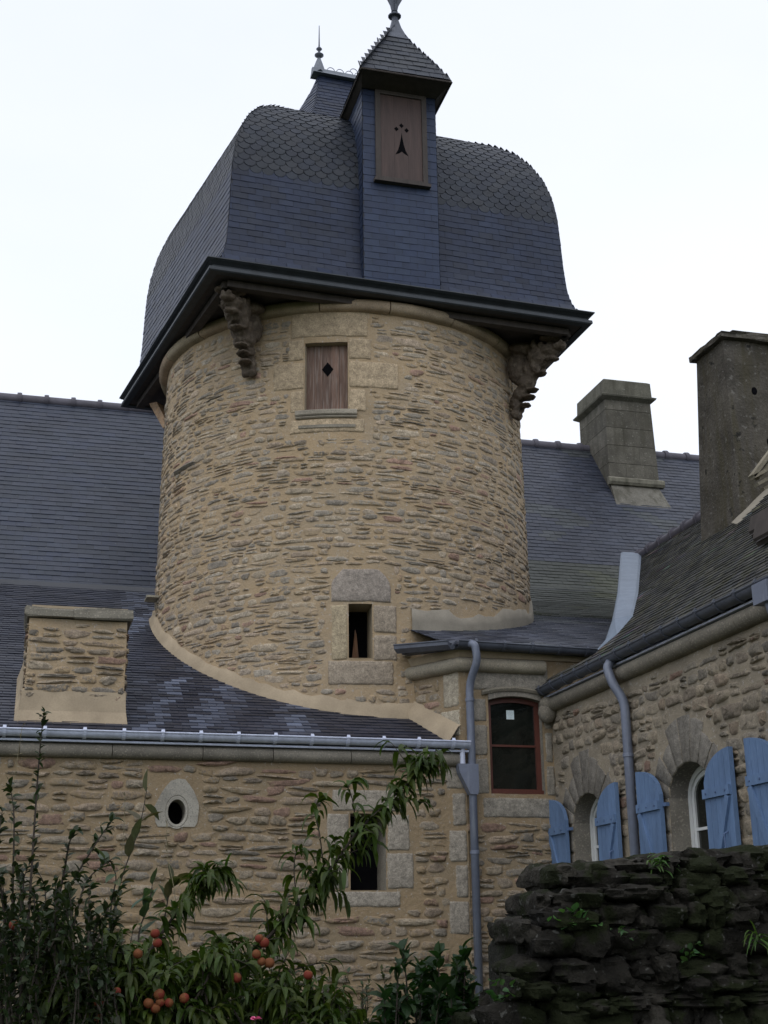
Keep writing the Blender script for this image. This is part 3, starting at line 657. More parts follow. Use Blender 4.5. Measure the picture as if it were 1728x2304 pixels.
for a in [(4.14, 4.42, 2.62, 3.03), (4.14, 4.46, 2.20, 2.60), (3.47, 3.70, 2.20, 2.62), (3.44, 3.70, 2.64, 3.03), (3.5, 4.35, 3.05, 3.3), (3.52, 4.3, 2.0, 2.18), (4.93, 5.11, 2.9, 3.28), (4.88, 5.11, 2.5, 2.86), (4.95, 5.11, 2.1, 2.47), (4.86, 5.11, 1.7, 2.07), (-.46, -.14, 3.2, 3.6), (-.4, -.2, 2.9, 3.16), (4.86, 5.11, 3.32, 3.58)]:
    block(mb, SX, *a, col=(.285, .255, .21), seed=2, h=.012)
# oval surround: pointed slab with a hole
m_ = 28; outer = []
opts = [(1.53, 2.86), (1.98, 2.86), (2.0, 3.1), (1.93, 3.26), (1.83, 3.38), (1.70, 3.38), (1.60, 3.26), (1.51, 3.08)]
def ray_poly(t):
    d = (math.cos(t), math.sin(t)); best = None
    for (a, b) in zip(opts, opts[1:]+opts[:1]):
        ex, ey = b[0]-a[0], b[1]-a[1]; den = d[0]*ey-d[1]*ex
        if abs(den) < 1e-9: continue
        s_ = ((a[0]-OC[0])*ey-(a[1]-OC[1])*ex)/den; q_ = ((a[0]-OC[0])*d[1]-(a[1]-OC[1])*d[0])/den
        if s_ > 0 and -.001 <= q_ <= 1.001: best = s_ if best is None else min(best, s_)
    return best
rings = []
for (f_, hh) in (('o', -.01), ('o', .012), (1.35, .014), (1.32, .006), (1.25, .006), (1.2, .016), (1.0, .014), (.98, -.3)):
    r_ = []
    for k in range(m_):
        t = 2*math.pi*k/m_; ex = .098*(f_ if f_ != 'o' else 1); ez = .135*(f_ if f_ != 'o' else 1)
        if f_ == 'o': s_ = ray_poly(t); r_.append(SX(OC[0]+math.cos(t)*s_, OC[1]+math.sin(t)*s_, hh))
        else: r_.append(SX(OC[0]+math.cos(t)*ex, OC[1]+math.sin(t)*ez, hh))
    rings += r_
mb.add(rings, [(j*m_+k, j*m_+(k+1) % m_, (j+1)*m_+(k+1) % m_, (j+1)*m_+k) for j in range(7) for k in range(m_)], 1, (.33, .31, .265, 1))
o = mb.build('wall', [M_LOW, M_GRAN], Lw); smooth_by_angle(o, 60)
for a_, b_ in (((1.55, 15.29, 2.8), (1.97, 15.33, 3.25)), ((3.65, 15.39, 2.1), (4.2, 15.43, 3.1))): mb = MB(); mb.box(a_, b_); mb.build('dark_backing', M_VOID, Lw)  # black slabs stand in for the unlit space behind the wall
# cornice
mb = MB(); x = -5.
rng = random.Random(9)
while x < 5.0:
    w_ = rng.uniform(.7, 1.1); b = min(x+w_, 5.02); k = rng.uniform(.85, 1.1)
    pr = [(-.01, .09)]+[(.03+.075*math.cos(t), .0+.078*math.sin(t)) for t in [math.radians(q_) for q_ in (80, 50, 20, -10, -40, -70, -90)]]+[(-.01, -.082)]
    mb.sweep([(x+.004, 15, 3.66), (b-.004, 15, 3.66)], pr, (0, -1), col=(.215*k, .195*k, .16*k, 1)); x = b
o = mb.build('cornice', M_GRAN, Lw); smooth_by_angle(o, 50)
# gutter
mb = MB(); mb.sweep([(-5, 15, 3.745), (5.12, 15, 3.735)], [(-.01, 0), (.125, 0), (.13, .022), (-.01, .022)], (0, -1)); mb.build('zinc_strip', M_LZ, Lw)
gutter(Lw, (-5, 14.945, 3.855), (5.12, 14.945, 3.845), (0, -1, 0), M_LZ, r=.072, step=.42)
# roof
SR_ = poly_surf(LP); mb = MB(); VL = SR_.len
def xmax(y): return 5.0-(y-14.9)*.42 if y < 15.8 else 4.75
LT = lambda v: float(np.interp(v, VL, [p[0] for p in LP]))
vs = []
for v in linsp(0, VL[-1], 30):
    X = xmax(LT(v)); vs += [SR_(-6, v, 0), SR_(X, v, 0)]
mb.add(vs, [(2*j, 2*j+1, 2*j+3, 2*j+2) for j in range(30)], 0, (.03, .033, .04, 1))
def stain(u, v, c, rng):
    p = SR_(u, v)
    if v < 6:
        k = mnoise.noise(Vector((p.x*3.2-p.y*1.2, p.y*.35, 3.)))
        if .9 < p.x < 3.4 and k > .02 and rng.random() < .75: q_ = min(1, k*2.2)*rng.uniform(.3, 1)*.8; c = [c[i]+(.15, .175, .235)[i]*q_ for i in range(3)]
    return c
SLL = [(.026, .029, .044), (.021, .024, .038), (.031, .033, .047), (.024, .027, .042)]
lay_slates(mb, SR_, .02, VL[1], lambda v: (-5.9, xmax(LT(v))), 31, wd=.19, ex=.088, tint=stain, pal=SLL, var=.22, jit=.006)
lay_slates(mb, SR_, VL[1]-.03, VL[-1]-.05, lambda v: (-5.9, 4.7), 32, wd=.24, ex=.122, pal=[(.022, .030, .050), (.018, .026, .044), (.026, .033, .054), (.020, .028, .052)], var=.14, lift=.012)
mb.build('roof', M_SLATE2, Lw)
# cream fillet against the bay
mb = MB()
vs = []
for t in linsp(0, 1, 8):
    y = 15.02+t*.72; x = 5.07-t*.36; z = zroof(LP, y)
    vs += [(x+.02, y, z+.22), (x-.03, y-.01, z+.19), (x-.14, y-.03, z+.03), (x-.15, y-.03, z-.02)]
mb.add(vs, [(i*4+k, i*4+k+1, (i+1)*4+k+1, (i+1)*4+k) for i in range(8) for k in range(3)]); mb.build('cement_fillet', M_CEM, Lw, smooth=True)
# stubby chimney
ch_ = (.05, 1.15, 15.35, 16.25)
mb = MB(); cx0, cx1, cy0, cy1 = ch_
for (S_, u0, u1, seed) in ((plane_surf((0, cy0, 0), (1, 0, 0), (0, 0, 1), (0, -1, 0)), cx0, cx1, 41), (plane_surf((cx0, 0, 0), (0, -1, 0), (0, 0, 1), (-1, 0, 0)), -cy1, -cy0, 42),
                           (plane_surf((cx1, 0, 0), (0, 1, 0), (0, 0, 1), (1, 0, 0)), cy0, cy1, 43), (plane_surf((0, cy1, 0), (-1, 0, 0), (0, 0, 1), (0, 1, 0)), -cx1, -cx0, 44)):
    wall_grid(mb, S_, linsp(u0, u1, 8), linsp(3.9, 5.20, 10), [], jit=.004)
    lay_stones(mb, S_, u0, u1, 4.26, 5.18, lambda u, v: u0-.015 < u < u1+.015 and v < 5.195, seed, ch=(.07, .14), cw=(.14, .5), h=(.010, .035), pink=.08, dark=.95, clamp=True, cov=(.75, 1))
o = mb.build('chimney', M_WALL, Lw); smooth_by_angle(o, 60); chim = o
mb = MB()
for (a, b) in ((cx0-.05, cx0+.48), (cx0+.485, cx1+.05)):
    n = 6; vs = []; rng = random.Random(int(a*100)+5)
    for z in (0, .03, .10, .13):
        e = .02 if z in (0, .13) else 0
        ring_ = [(a+e, cy0-.06+e), ((a+b)/2, cy0-.07+e), (b-e*.3, cy0-.06+e), (b-e*.3, cy1+.06-e), ((a+b)/2, cy1+.07-e), (a+e, cy1+.06-e)]
        vs += [(x+rng.uniform(-.02, .02), y+rng.uniform(-.02, .02), 5.20+z+rng.uniform(-.015, .015)) for x, y in ring_]
    mb.add(vs, [(j*6+k, j*6+(k+1) % 6, (j+1)*6+(k+1) % 6, (j+1)*6+k) for j in range(3) for k in range(6)]+[tuple(range(18, 24)), (5, 4, 3, 2, 1, 0)], 0, (.19, .175, .14, 1))
mb.build('cap', M_GRAN, chim)
mb = MB(); mb.box((cx0+.02, cy0-.02, 5.32), (cx1-.0, cy1, 5.35)); mb.build('cement_top', M_CEM, chim)
mb = MB()   # flared cement base
b0 = [(cx0-.10, cy0-.12), (cx1+.05, cy0-.12), (cx1+.05, cy1+.1), (cx0-.10, cy1+.1)]; b1 = [(cx0-.02, cy0-.014), (cx1+.018, cy0-.014), (cx1+.018, cy1+.02), (cx0-.02, cy1+.02)]
zz = lambda p: zroof(LP, p[1])-.01
vs = [(x, y, zz((x, y))) for x, y in b0]; vs += [(b1[i][0]*.7+b0[i][0]*.3, b1[i][1]*.7+b0[i][1]*.3, zz(b0[i])+.16) for i in range(4)]; vs += [(x, y, zroof(LP, y)+.32) for x, y in b1]
mb.add(vs, [(j*4+k, j*4+(k+1) % 4, (j+1)*4+(k+1) % 4, (j+1)*4+k) for j in range(2) for k in range(4)]); mb.build('cement_base', M_CEM, chim)

# ------------------------------------------------------------------ window bay between tower and wing
Bw = thing('window_bay', (5.7, 15.2, 0), 'narrow stone bay holding a tall red-brown window beside the grey downpipe', 'building')
mb = MB(); WR = (5.43, 6.11, 3.28, 4.46, .13)
SB = plane_surf((0, 15.02, 0), (1, 0, 0), (0, 0, 1), (0, -1, 0))
wall_grid(mb, SB, linsp(5.08, 6.95, 24), linsp(0, 5.05, 30), [WR], jit=.005, rcol=(.23, .215, .18, 1))
pa, pb = Vector((5.08, 15.02, 0)), Vector((4.66, 15.78, 0)); e_ = (pa-pb).normalized(); ln = (pa-pb).length
SO = plane_surf(pb, e_, (0, 0, 1), (e_.y, -e_.x, 0))
SO = plane_surf(pb, e_, (0, 0, 1), Vector((-abs(e_.y), -abs(e_.x), 0)))
wall_grid(mb, SO, linsp(0, ln, 8), linsp(0, 5.0, 24), [], jit=.004)
bd = [(5.2, 6.2, 3.2, 4.6), (5.1, 6.3, 4.40, 4.76), (5.1, 5.45, 3.2, 4.5), (6.09, 6.3, 3.2, 4.5), (5.3, 6.3, 2.98, 3.28)]
def bok(u, v): return v < 4.70 and u > 5.09 and u < 6.26 and not any(a < u < b and c < v < d for a, b, c, d in bd)
lay_stones(mb, SB, 5.1, 6.3, .05, 4.75, bok, 51, ch=(.07, .13), cw=(.14, .42), h=(.008, .03), pink=.1, dark=.95)
lay_stones(mb, SO, 0, ln, 3.9, 4.75, lambda u, v: .02 < u < ln-.3 and v < 4.72 and v > 4.1, 52, ch=(.07, .13), cw=(.14, .3), h=(.006, .02))
GB = (.235, .215, .18)
for a in [(5.14, 5.41, 4.12, 4.40), (5.18, 5.41, 3.72, 4.09), (5.12, 5.41, 3.27, 3.69), (6.13, 6.25, 4.05, 4.4), (6.13, 6.24, 3.65, 4.02), (6.13, 6.25, 3.26, 3.62), (5.32, 6.24, 3.0, 3.24)]: block(mb, SB, *a, col=GB, seed=5)
block(mb, SB, 5.22, 6.22, 4.50, 4.80, col=GB, h=.014)
for a in [(ln-.28, ln-.01, 4.3, 4.72), (ln-.33, ln-.01, 3.95, 4.27)]: block(mb, SO, *a, col=(.34, .30, .23), h=.01)
# arched lintel fill above window
n = 10; vs = []
for i in range(n+1):
    u = WR[0]+(WR[1]-WR[0])*i/n; s_ = 1-((i/n-.5)*2)**2; z = 4.385+.055*s_
    vs += [SB(u, 4.52, .016), SB(u, z, .016), SB(u, z, -.12)]
mb.add(vs, [(i*3, i*3+1, (i+1)*3+1, (i+1)*3) for i in range(n)]+[(i*3+1, i*3+2, (i+1)*3+2, (i+1)*3+1) for i in range(n)], 1, (*GB, 1))
o = mb.build('wall', [M_LOW, M_GRAN], Bw); smooth_by_angle(o, 60)
# drip mould over window
mb = MB(); path = [SB(WR[0]-.08+(WR[1]-WR[0]+.14)*i/12, 4.44+.06*(1-((i/12-.5)*2)**2), 0) for i in range(13)]
mb.sweep(path, [(-.01, 0), (.035, 0), (.05, .03), (.03, .055), (-.01, .06)], (0, -1), col=(.2, .18, .14, 1)); mb.build('lintel_moulding', M_GRAN, Bw)
# cornice (turns along the splayed side)
mb = MB(); no = Vector((-abs(e_.y), -abs(e_.x), 0)); mit = (no+Vector((0, -1, 0))).normalized(); mit = mit/mit.dot(no)
pr = [(-.02, .10)]+[(.03+.085*math.cos(t), .0+.085*math.sin(t)) for t in [math.radians(q_) for q_ in (80, 50, 20, -10, -40, -70, -90)]]+[(-.02, -.09)]
mb.sweep([(pb.x, pb.y, 4.80), (pa.x, pa.y, 4.80), (6.16, 15.02, 4.80)], pr, [(no.x, no.y), (mit.x, mit.y), (0, -1)], col=(.30, .265, .2, 1))
o = mb.build('cornice', M_GRAN, Bw); smooth_by_angle(o, 50)
mb = MB(); mb.sweep([(pb.x, pb.y, 4.89), (pa.x, pa.y, 4.89), (6.98, 15.02, 4.89)], [(-.02, 0), (.035, 0), (.07, .09), (-.02, .09)], [(no.x, no.y), (mit.x, mit.y), (0, -1)]); mb.build('cement_band', M_CEM, Bw)
mb = MB(); mb.prism([(6.12, 15.0, 4.72), (6.98, 15.0, 4.72), (6.98, 15.0, 5.4), (6.12, 15.0, 4.9)], (0, .01, 0)); 
# window
fm = MB(); y0, y1 = 15.11, 15.16; a, b, c, d = 5.43, 6.11, 3.28, 4.44
t_ = .055
def arch_frame(mb, a, b, c, d, t, y0, y1, rise, n=10):
    mb.box((a, y0, c), (a+t, y1, d)); mb.box((b-t, y0, c), (b, y1, d)); mb.box((a+t, y0, c), (b-t, y1, c+t*1.1))
    vs = []
    for i in range(n+1):
        x = a+t+(b-a-2*t)*i/n; s_ = 1-((i/n-.5)*2)**2; vs += [(x, y0, d-t+rise*(s_-1)), (x, y0, d+.02), (x, y1, d-t+rise*(s_-1))]
    mb.add(vs, [(i*3, (i+1)*3, (i+1)*3+1, i*3+1) for i in range(n)]+[(i*3, i*3+2, (i+1)*3+2, (i+1)*3) for i in range(n)])
arch_frame(fm, a, b, c, d, .06, y0, y1, .04)
fm.box((a-.0, y0-.05, c-.005), (b, y0, c+.05))
win = fm.build('window', M_RED, Bw)
fm = MB(); fm.box((a+.06, y0+.008, 3.845), (b-.06, y1-.01, 3.87)); fm.build('glazing_bar', M_RED, win)
fm = MB(); fm.box((a+.04, y0+.03, c+.04), (b-.04, y0+.036, d)); fm.build('pane', M_GLASS, win)
fm = MB(); fm.box((5.70, y0+.0265, 4.18), (5.80, y0+.029, 4.29)); fm.build('sticker', M_STICK, win)
# roof of bay + main house slope right of the tower
SRR = poly_surf(RP); mb = MB(); VR = SRR.len; RT = lambda v: float(np.interp(v, VR, [p[0] for p in RP]))
def rxmin(y): return 4.66+max(0, (15.72-y))*.27 if y < 15.72 else 4.66
vs = []
for v in linsp(0, VR[-1], 40): vs += [SRR(rxmin(RT(v)), v, 0), SRR(15, v, 0)]
for v in linsp(0, VR[-1], 1): pass
mb.add(vs, [(2*j, 2*j+1, 2*j+3, 2*j+2) for j in range(40)], 0, (.03, .033, .04, 1))
Hs = thing('main_house', (8, 24, 0), 'main house behind the tower with long steep slate roof and squat ashlar chimney', 'building')
def rskip(u, v):
    p = SRR(u, v); return False
SLR = [(.028, .034, .052), (.023, .028, .045), (.033, .038, .056), (.026, .032, .050)]
def moss_and_sheen(u, v, c, rng):
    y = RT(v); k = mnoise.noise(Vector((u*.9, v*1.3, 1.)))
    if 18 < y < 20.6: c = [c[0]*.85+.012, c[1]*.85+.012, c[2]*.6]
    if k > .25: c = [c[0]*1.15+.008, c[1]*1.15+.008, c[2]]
    if y < 18.2: q_ = rng.uniform(.0, .055)*min(1, (18.2-y)); c = [c[0]+q_, c[1]+q_*1.05, c[2]+q_*1.25]  # paler lower slates: sky sheen painted into the slate colour
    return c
lay_slates(mb, SRR, .02, VR[-1]-.05, lambda v: (rxmin(RT(v)), 14.9), 61, wd=.22, ex=.105, pal=SLR, var=.18, lift=.012, tint=moss_and_sheen, jit=.006)
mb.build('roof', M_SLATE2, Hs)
mb = MB(); mb.add([(-6, 23, 11), (15, 23, 11), (15, 31, 0), (-6, 31, 0), (15, 15.6, 0), (15, 15.6, 5), (-6, 15.6, 0), (-6, 15.6, 4)], [(0, 1, 2, 3), (1, 5, 4, 2), (0, 3, 6, 7)], 0, (.1, .1, .1, 1)); mb.build('wall', M_CEMG, Hs)
# ridge tiles of the main house
mb = MB(); x = -6.
while x < 15:
    mb.tube([(x, 23, 10.97), (x+.47, 23, 10.97)], [.10, .10], 12, col=(.5, .5, .5, 1)); mb.tube([(x+.42, 23, 10.98), (x+.47, 23, 10.98), (x+.50, 23, 10.98)], [.12, .125, .12], 12); x += .47
o = mb.build('ridge_tiles', M_TILE, Hs); smooth_by_angle(o, 40)
# ashlar chimney on the ridge
mb = MB(); a0, a1, b0_, b1_ = 10.64, 11.64, 22.1, 23.35
P0, P1 = [(a0-.02, b0_), (a1+.06, b0_), (a1+.06, b1_), (a0-.02, b1_)], [(a0+.0, b0_+.0), (a1-.03, b0_), (a1-.03, b1_), (a0, b1_)]
rng = random.Random(8); zz_ = [9.2, 9.62]+[10.02+.37*i for i in range(5)]+[11.72]
for j in range(len(zz_)-1):
    za, zb = zz_[j]+.004, zz_[j+1]-.004; k = rng.uniform(.85, 1.15)
    f0, f1 = (za-9.2)/2.5, (zb-9.2)/2.5
    qa = [(P0[i][0]*(1-f0)+P1[i][0]*f0, P0[i][1]) for i in range(4)]; qb = [(P0[i][0]*(1-f1)+P1[i][0]*f1, P0[i][1]) for i in range(4)]
    # two blocks per course on the long face
    s_ = .35+.3*(j % 2)
    def sp(q_, s_): return (q_[0][0]*(1-s_)+q_[1][0]*s_)
    for (l, r_) in ((0, s_), (s_+.004, 1)):
        k = rng.uniform(.85, 1.15)
        vs = [(sp(qa, l), b0_, za), (sp(qa, r_), b0_, za), (sp(qa, r_), b1_, za), (sp(qa, l), b1_, za), (sp(qb, l), b0_, zb), (sp(qb, r_), b0_, zb), (sp(qb, r_), b1_, zb), (sp(qb, l), b1_, zb)]
        mb.add(vs, [(0, 3, 2, 1), (4, 5, 6, 7), (0, 1, 5, 4), (1, 2, 6, 5), (2, 3, 7, 6), (3, 0, 4, 7)], 0, (.125*k, .117*k, .097*k, 1))
mb.box((a0+.02, b0_+.02, 9.2), (a1-.04, b1_-.02, 11.75), col=(.1, .095, .08, 1))
mb.add([(a0-.02, b0_-.01, 9.5), (a1+.06, b0_-.01, 9.5), (a1-.0, b0_-.01, 9.95), (a0-.0, b0_-.01, 9.95), (a0-.06, 21.75, 9.33), (a1+.12, 21.75, 9.33)], [(4, 5, 2, 3), (4, 3, 0), (5, 1, 2)], 0, (.18, .17, .145, 1))
cm = mb.build('chimney', M_CHST, Hs)
mb = MB()
def band(mb, z0, prof, e=0):
    q_ = [(a0, b0_), (a1-.03, b0_), (a1-.03, b1_), (a0, b1_)]; sg = [(-1, -1), (1, -1), (1, 1), (-1, 1)]; vs = []
    for (ot, z) in prof: vs += [(p[0]+s__[0]*ot, p[1]+s__[1]*ot, z0+z) for p, s__ in zip(q_, sg)]
    m = len(prof); mb.add(vs, [(k*4+i, k*4+(i+1) % 4, (k+1)*4+(i+1) % 4, (k+1)*4+i) for k in range(m-1) for i in range(4)]+[tuple(range((m-1)*4, m*4))], 0, (.13, .125, .10, 1))
band(mb, 11.70, [(0, 0), (.09, .06), (.10, .09), (.03, .13), (.02, .42), (-.02, .45)]); mb.build('cap', M_CHST, cm)
mb = MB(); mb.sweep([(a0-.06, b0_, 9.93), (a1+.10, b0_, 9.93)], [(-.01, 0), (.07, .0), (.10, .05), (.10, .12), (.04, .16), (-.01, .16)], (0, -1), col=(.2, .19, .15, 1)); mb.build('string_course', M_CHST, cm)
# bay gutter (front and splayed) in old zinc, and downpipe 1
gutter(Bw, (5.0, 14.90, 5.035), (6.86, 14.90, 5.005), (0, -1, 0), M_DZ, r=.07, step=.36)
g0, g1 = Vector((4.55, 15.62, 5.12)), Vector((5.0, 14.86, 5.035)); nn = Vector((-.86, -.5, 0))
mb = MB(); mb.sweep([g0, g1], [(0, .03), (.0, -.02), (.05, -.09), (.10, -.10), (.16, -.05), (.16, .01), (.15, .01), (.1, -.06)], (nn.x, nn.y)); mb.tube([g0+nn*.16, g1+nn*.16], .011, 8); mb.build('gutter', M_DZ, Bw)
mb = MB(); mb.sweep([(4.62, 15.66, 5.02), (5.02, 14.98, 4.97), (6.9, 14.98, 4.95)], [(-.02, 0), (.1, 0), (.11, .03), (-.02, .03)], [(nn.x, nn.y), (-.4, -1), (0, -1)]); mb.build('zinc_strip', M_DZ, Bw)
px_ = 5.165
dp = pipe(Bw, [(5.14, 14.80, 5.02), (5.19, 14.74, 4.99), (5.215, 14.74, 4.80), (px_, 14.92, 4.55), (px_, 14.92, 0)], collars=[(px_, 14.92, 4.36), (px_, 14.92, 2.60)])
mb = MB(); mb.prism([(4.98, 14.86, 3.60), (px_+.06, 14.86, 3.60), (px_+.06, 14.86, 3.32), (px_+.045, 14.86, 3.25), (px_-.045, 14.86, 3.25), (4.995, 14.86, 3.50)], (0, .115, 0)); mb.build('hopper', M_PIPE, dp)
mb = MB(); mb.tube([(5.045, 14.90, 3.60), (5.045, 14.90, 3.80)], .032, 12); mb.build('gutter_outlet', M_LZ, Lw)

# ------------------------------------------------------------------ right wing with blue shutters
Rw = thing('shuttered_wing', (8.5, 10, 0), 'old stone wing with blue arched shutters, mossy slate roof and tall rendered chimney', 'building')
XW = 6.24
SW = plane_surf((XW, 0, 0), (0, -1, 0), (0, 0, 1), (-1, 0, 0))     # u = -y
OPS = [(-14.53, -13.70, 2.90), (-12.13, -11.28, 2.94), (-9.95, -9.1, 2.97)]
mb = MB(); RISE = .30
holes = [(a, b, 1.7, z+RISE+.0, .34) for a, b, z in OPS]
wall_grid(mb, SW, linsp(-15.05, -4, 50), linsp(0, 4.42, 24), holes, jit=.006, rcol=(.20, .185, .155, 1))
def aok(u, v):
    if v > 4.22: return False
    for a, b, z in OPS:
        uc = (a+b)/2
        if a-.28 < u < b+.28 and v < z+.05: return False
        if (u-uc)**2+(v-z+.05)**2 < .80**2 and v > z-.1: return False
    return u > -15.0
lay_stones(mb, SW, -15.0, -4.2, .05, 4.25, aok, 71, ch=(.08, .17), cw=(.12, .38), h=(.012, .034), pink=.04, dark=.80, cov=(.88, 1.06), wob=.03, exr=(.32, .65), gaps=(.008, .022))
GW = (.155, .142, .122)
for a, b, zs in OPS:
    uc = (a+b)/2; hw = (b-a)/2; rr = hw
    # arch infill corners down to the arch curve, radial voussoirs
    n = 14
    def A(t, k=1.): return (uc-hw*math.cos(t)*k, zs+RISE*math.sin(t)*k)
    vs = []
    for i in range(n+1):
        t = math.pi*i/n; p = A(t); vs += [SW(p[0], zs+RISE+.02, .0), SW(p[0], p[1], 0), SW(p[0], p[1], -.34)]
    mb.add(vs, [(i*3, i*3+1, (i+1)*3+1, (i+1)*3) for i in range(n)]+[(i*3+1, i*3+2, (i+1)*3+2, (i+1)*3+1) for i in range(n)], 1, (*GW, 1))
    m = 9
    for i in range(m):
        t0, t1 = math.pi*(i+.03)/m, math.pi*(i+.97)/m; k = random.Random(i+int(a*10)).uniform(.85, 1.15)
        R_ = [.66, .74, .70, .80, .86, .78, .70, .76, .66][i]; rng = random.Random(i*3+int(b*7)); R_ += rng.uniform(-.05, .05)
        q0, q1 = A(t0), A(t1); o0 = (uc-R_*math.cos(t0), zs+R_*.92*math.sin(t0)); o1 = (uc-R_*math.cos(t1), zs+R_*.92*math.sin(t1)); om = ((o0[0]+o1[0])/2+rng.uniform(-.03, .03), (o0[1]+o1[1])/2+rng.uniform(0, .03))
        pts = [q0, o0, om, o1, q1]
        cx_ = sum(p[0] for p in pts)/5; cz_ = sum(p[1] for p in pts)/5
        vs = [SW(*p, -.01) for p in pts]+[SW(cx_+(p[0]-cx_)*.99, cz_+(p[1]-cz_)*.99, .006) for p in pts]+[SW(cx_+(p[0]-cx_)*.93, cz_+(p[1]-cz_)*.96, .011) for p in pts]
        f_ = [(j*5+q_, j*5+(q_+1) % 5, (j+1)*5+(q_+1) % 5, (j+1)*5+q_) for j in range(2) for q_ in range(5)]+[(10, 11, 12, 13, 14)]
        kk = k*1.05; mb.add(vs, [x[::-1] for x in f_], 0, [(GW[0]*kk, GW[1]*kk, GW[2]*kk, a_) for a_ in (.3,)*5+(.62,)*5+(1.15,)*5])
    z = zs-.02; s_ = 0
    while z > 1.6:
        hh = .30; e = .16 if s_ % 2 else .26
        block(mb, SW, a-e, a-.004, z-hh, z-.008, col=GW, seed=s_, h=.018); block(mb, SW, b+.004, b+e, z-hh, z-.008, col=GW, seed=s_+4, h=.018); z -= hh; s_ += 1
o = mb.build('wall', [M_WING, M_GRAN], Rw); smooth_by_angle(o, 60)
# white windows set back
def arch_pts(a, b, zs, rise, inset_, n=12):
    uc = (a+b)/2; hw = (b-a)/2-inset_; return [(uc-hw*math.cos(math.pi*i/n), zs+(rise-inset_)*math.sin(math.pi*i/n)) for i in range(n+1)]
for a, b, zs in OPS:
    mb = MB(); dpt = -.22
    def ringframe(i0, i1, h0, h1, zb0, zb1):
        A_ = [(a+i0, zb0)]+arch_pts(a, b, zs, RISE, i0)+[(b-i0, zb0)]; B_ = [(a+i1, zb1)]+arch_pts(a, b, zs, RISE, i1)+[(b-i1, zb1)]
        n = len(A_); vs = [SW(*p, h1) for p in A_]+[SW(*p, h1) for p in B_]+[SW(*p, h0) for p in A_]+[SW(*p, h0) for p in B_]
        mb.add(vs, [(i, i+1, n+i+1, n+i) for i in range(n-1)]+[(n+i, n+i+1, 3*n+i+1, 3*n+i) for i in range(n-1)]+[(i, 2*n+i, 2*n+i+1, i+1) for i in range(n-1)])
    ringframe(.0, .05, -.26, -.20, 1.7, 1.75); ringframe(.055, .10, -.25, -.215, 1.75, 1.8)
    uc = (a+b)/2
    def bx(u0, u1, z0, z1, h0, h1):
        p, r_ = SW(u0, z0, h0), SW(u1, z1, h1); mb.box((min(p.x, r_.x), min(p.y, r_.y), z0), (max(p.x, r_.x), max(p.y, r_.y), z1))
    bx(uc-.035, uc+.035, 1.72, zs+RISE-.04, -.25, -.205)
    for zq in (2.62, 2.28): bx(a+.10, uc-.035, zq, zq+.028, -.245, -.215); bx(uc+.035, b-.10, zq, zq+.028, -.245, -.215)
    wn = mb.build('window', M_WHITE, Rw)
    mb = MB(); P_ = [(a+.05, 1.72)]+arch_pts(a, b, zs, RISE, .05)+[(b-.05, 1.72)]; mb.add([SW(*p, -.235) for p in P_], [tuple(range(len(P_)))]); mb.build('pane', M_GLASS, wn)
# shutters
def shutter(hinge_u, dirn, zs):
    """leaf folded back on the wall; dirn=+1 leaf extends towards +u (the camera)"""
    wd = .50; mb = MB(); n = 5; HS = .045; tops = []
    root_h = .05
    def ztop(t): # t=0 hinge, 1 = free edge (tall)
        x = 1-t; return zs+.02+RISE*math.sqrt(max(0, 1-x*x))*.98
    for i in range(n):
        t0, t1 = i/n+.004, (i+1)/n-.004
        us_ = [hinge_u+dirn*wd*t for t in (t0, (t0+t1)/2, t1)]; zt = [ztop(t) for t in (t0, (t0+t1)/2, t1)]
        f_ = [SW(us_[0], 1.72, root_h+HS), SW(us_[2], 1.72, root_h+HS), SW(us_[2], zt[2], root_h+HS), SW(us_[1], zt[1], root_h+HS), SW(us_[0], zt[0], root_h+HS)]
        mb.prism(f_ if dirn > 0 else f_[::-1], (HS, 0, 0))
    s_ = mb.build('shutter', M_BLUE, Rw)
    def bar(p0, p1, wv, h0, h1, m, name):
        (u0, z0), (u1, z1) = p0, p1; d = Vector((u1-u0, z1-z0)).normalized(); nn_ = Vector((-d.y, d.x))*wv/2
        pts = [(u0+nn_.x, z0+nn_.y), (u1+nn_.x, z1+nn_.y), (u1-nn_.x, z1-nn_.y), (u0-nn_.x, z0-nn_.y)]
        mb = MB(); mb.prism([SW(*p, h1) for p in pts], (h1-h0, 0, 0)); return mb.build(name, m, s_)
    h0, h1 = root_h+HS+.001, root_h+HS+.027; X = lambda t: hinge_u+dirn*wd*t
    for zc in (zs-.06, 1.98): bar((X(0.0), zc), (X(1.02) if False else X(.97), zc), .085, h0, h1, M_BLUE, 'batten')
    bar((X(.12), 2.03), (X(.88), zs-.11), .07, h0, h1-.002, M_BLUE, 'brace')
    bar((X(-.16), zs-.06), (X(.02), zs-.06), .035, root_h-.02, root_h+.02, M_BLUED, 'hinge_strap')
    for t_, zc in [(q_, zz2) for zz2 in (zs-.06, 1.98) for q_ in (.14, .5, .84)]:
        c_ = SW(X(t_), zc, h1+.002); bl = MB(); bl.tube([c_+Vector((.004, 0, 0)), c_-Vector((.006, 0, 0))], .011, 8); bl.build('bolt', M_BLUED, s_)
    return s_
for a, b, zs in OPS:
    shutter(a-.03, -1, zs); s2 = shutter(b+.03, 1, zs)
    mb = MB(); mb.tube([SW(b+.40, 2.36, .13), SW(b+.40, 2.50, .14), SW(b+.40, 2.52, .10)], .008, 8); mb.build('latch', M_BLUED, s2)
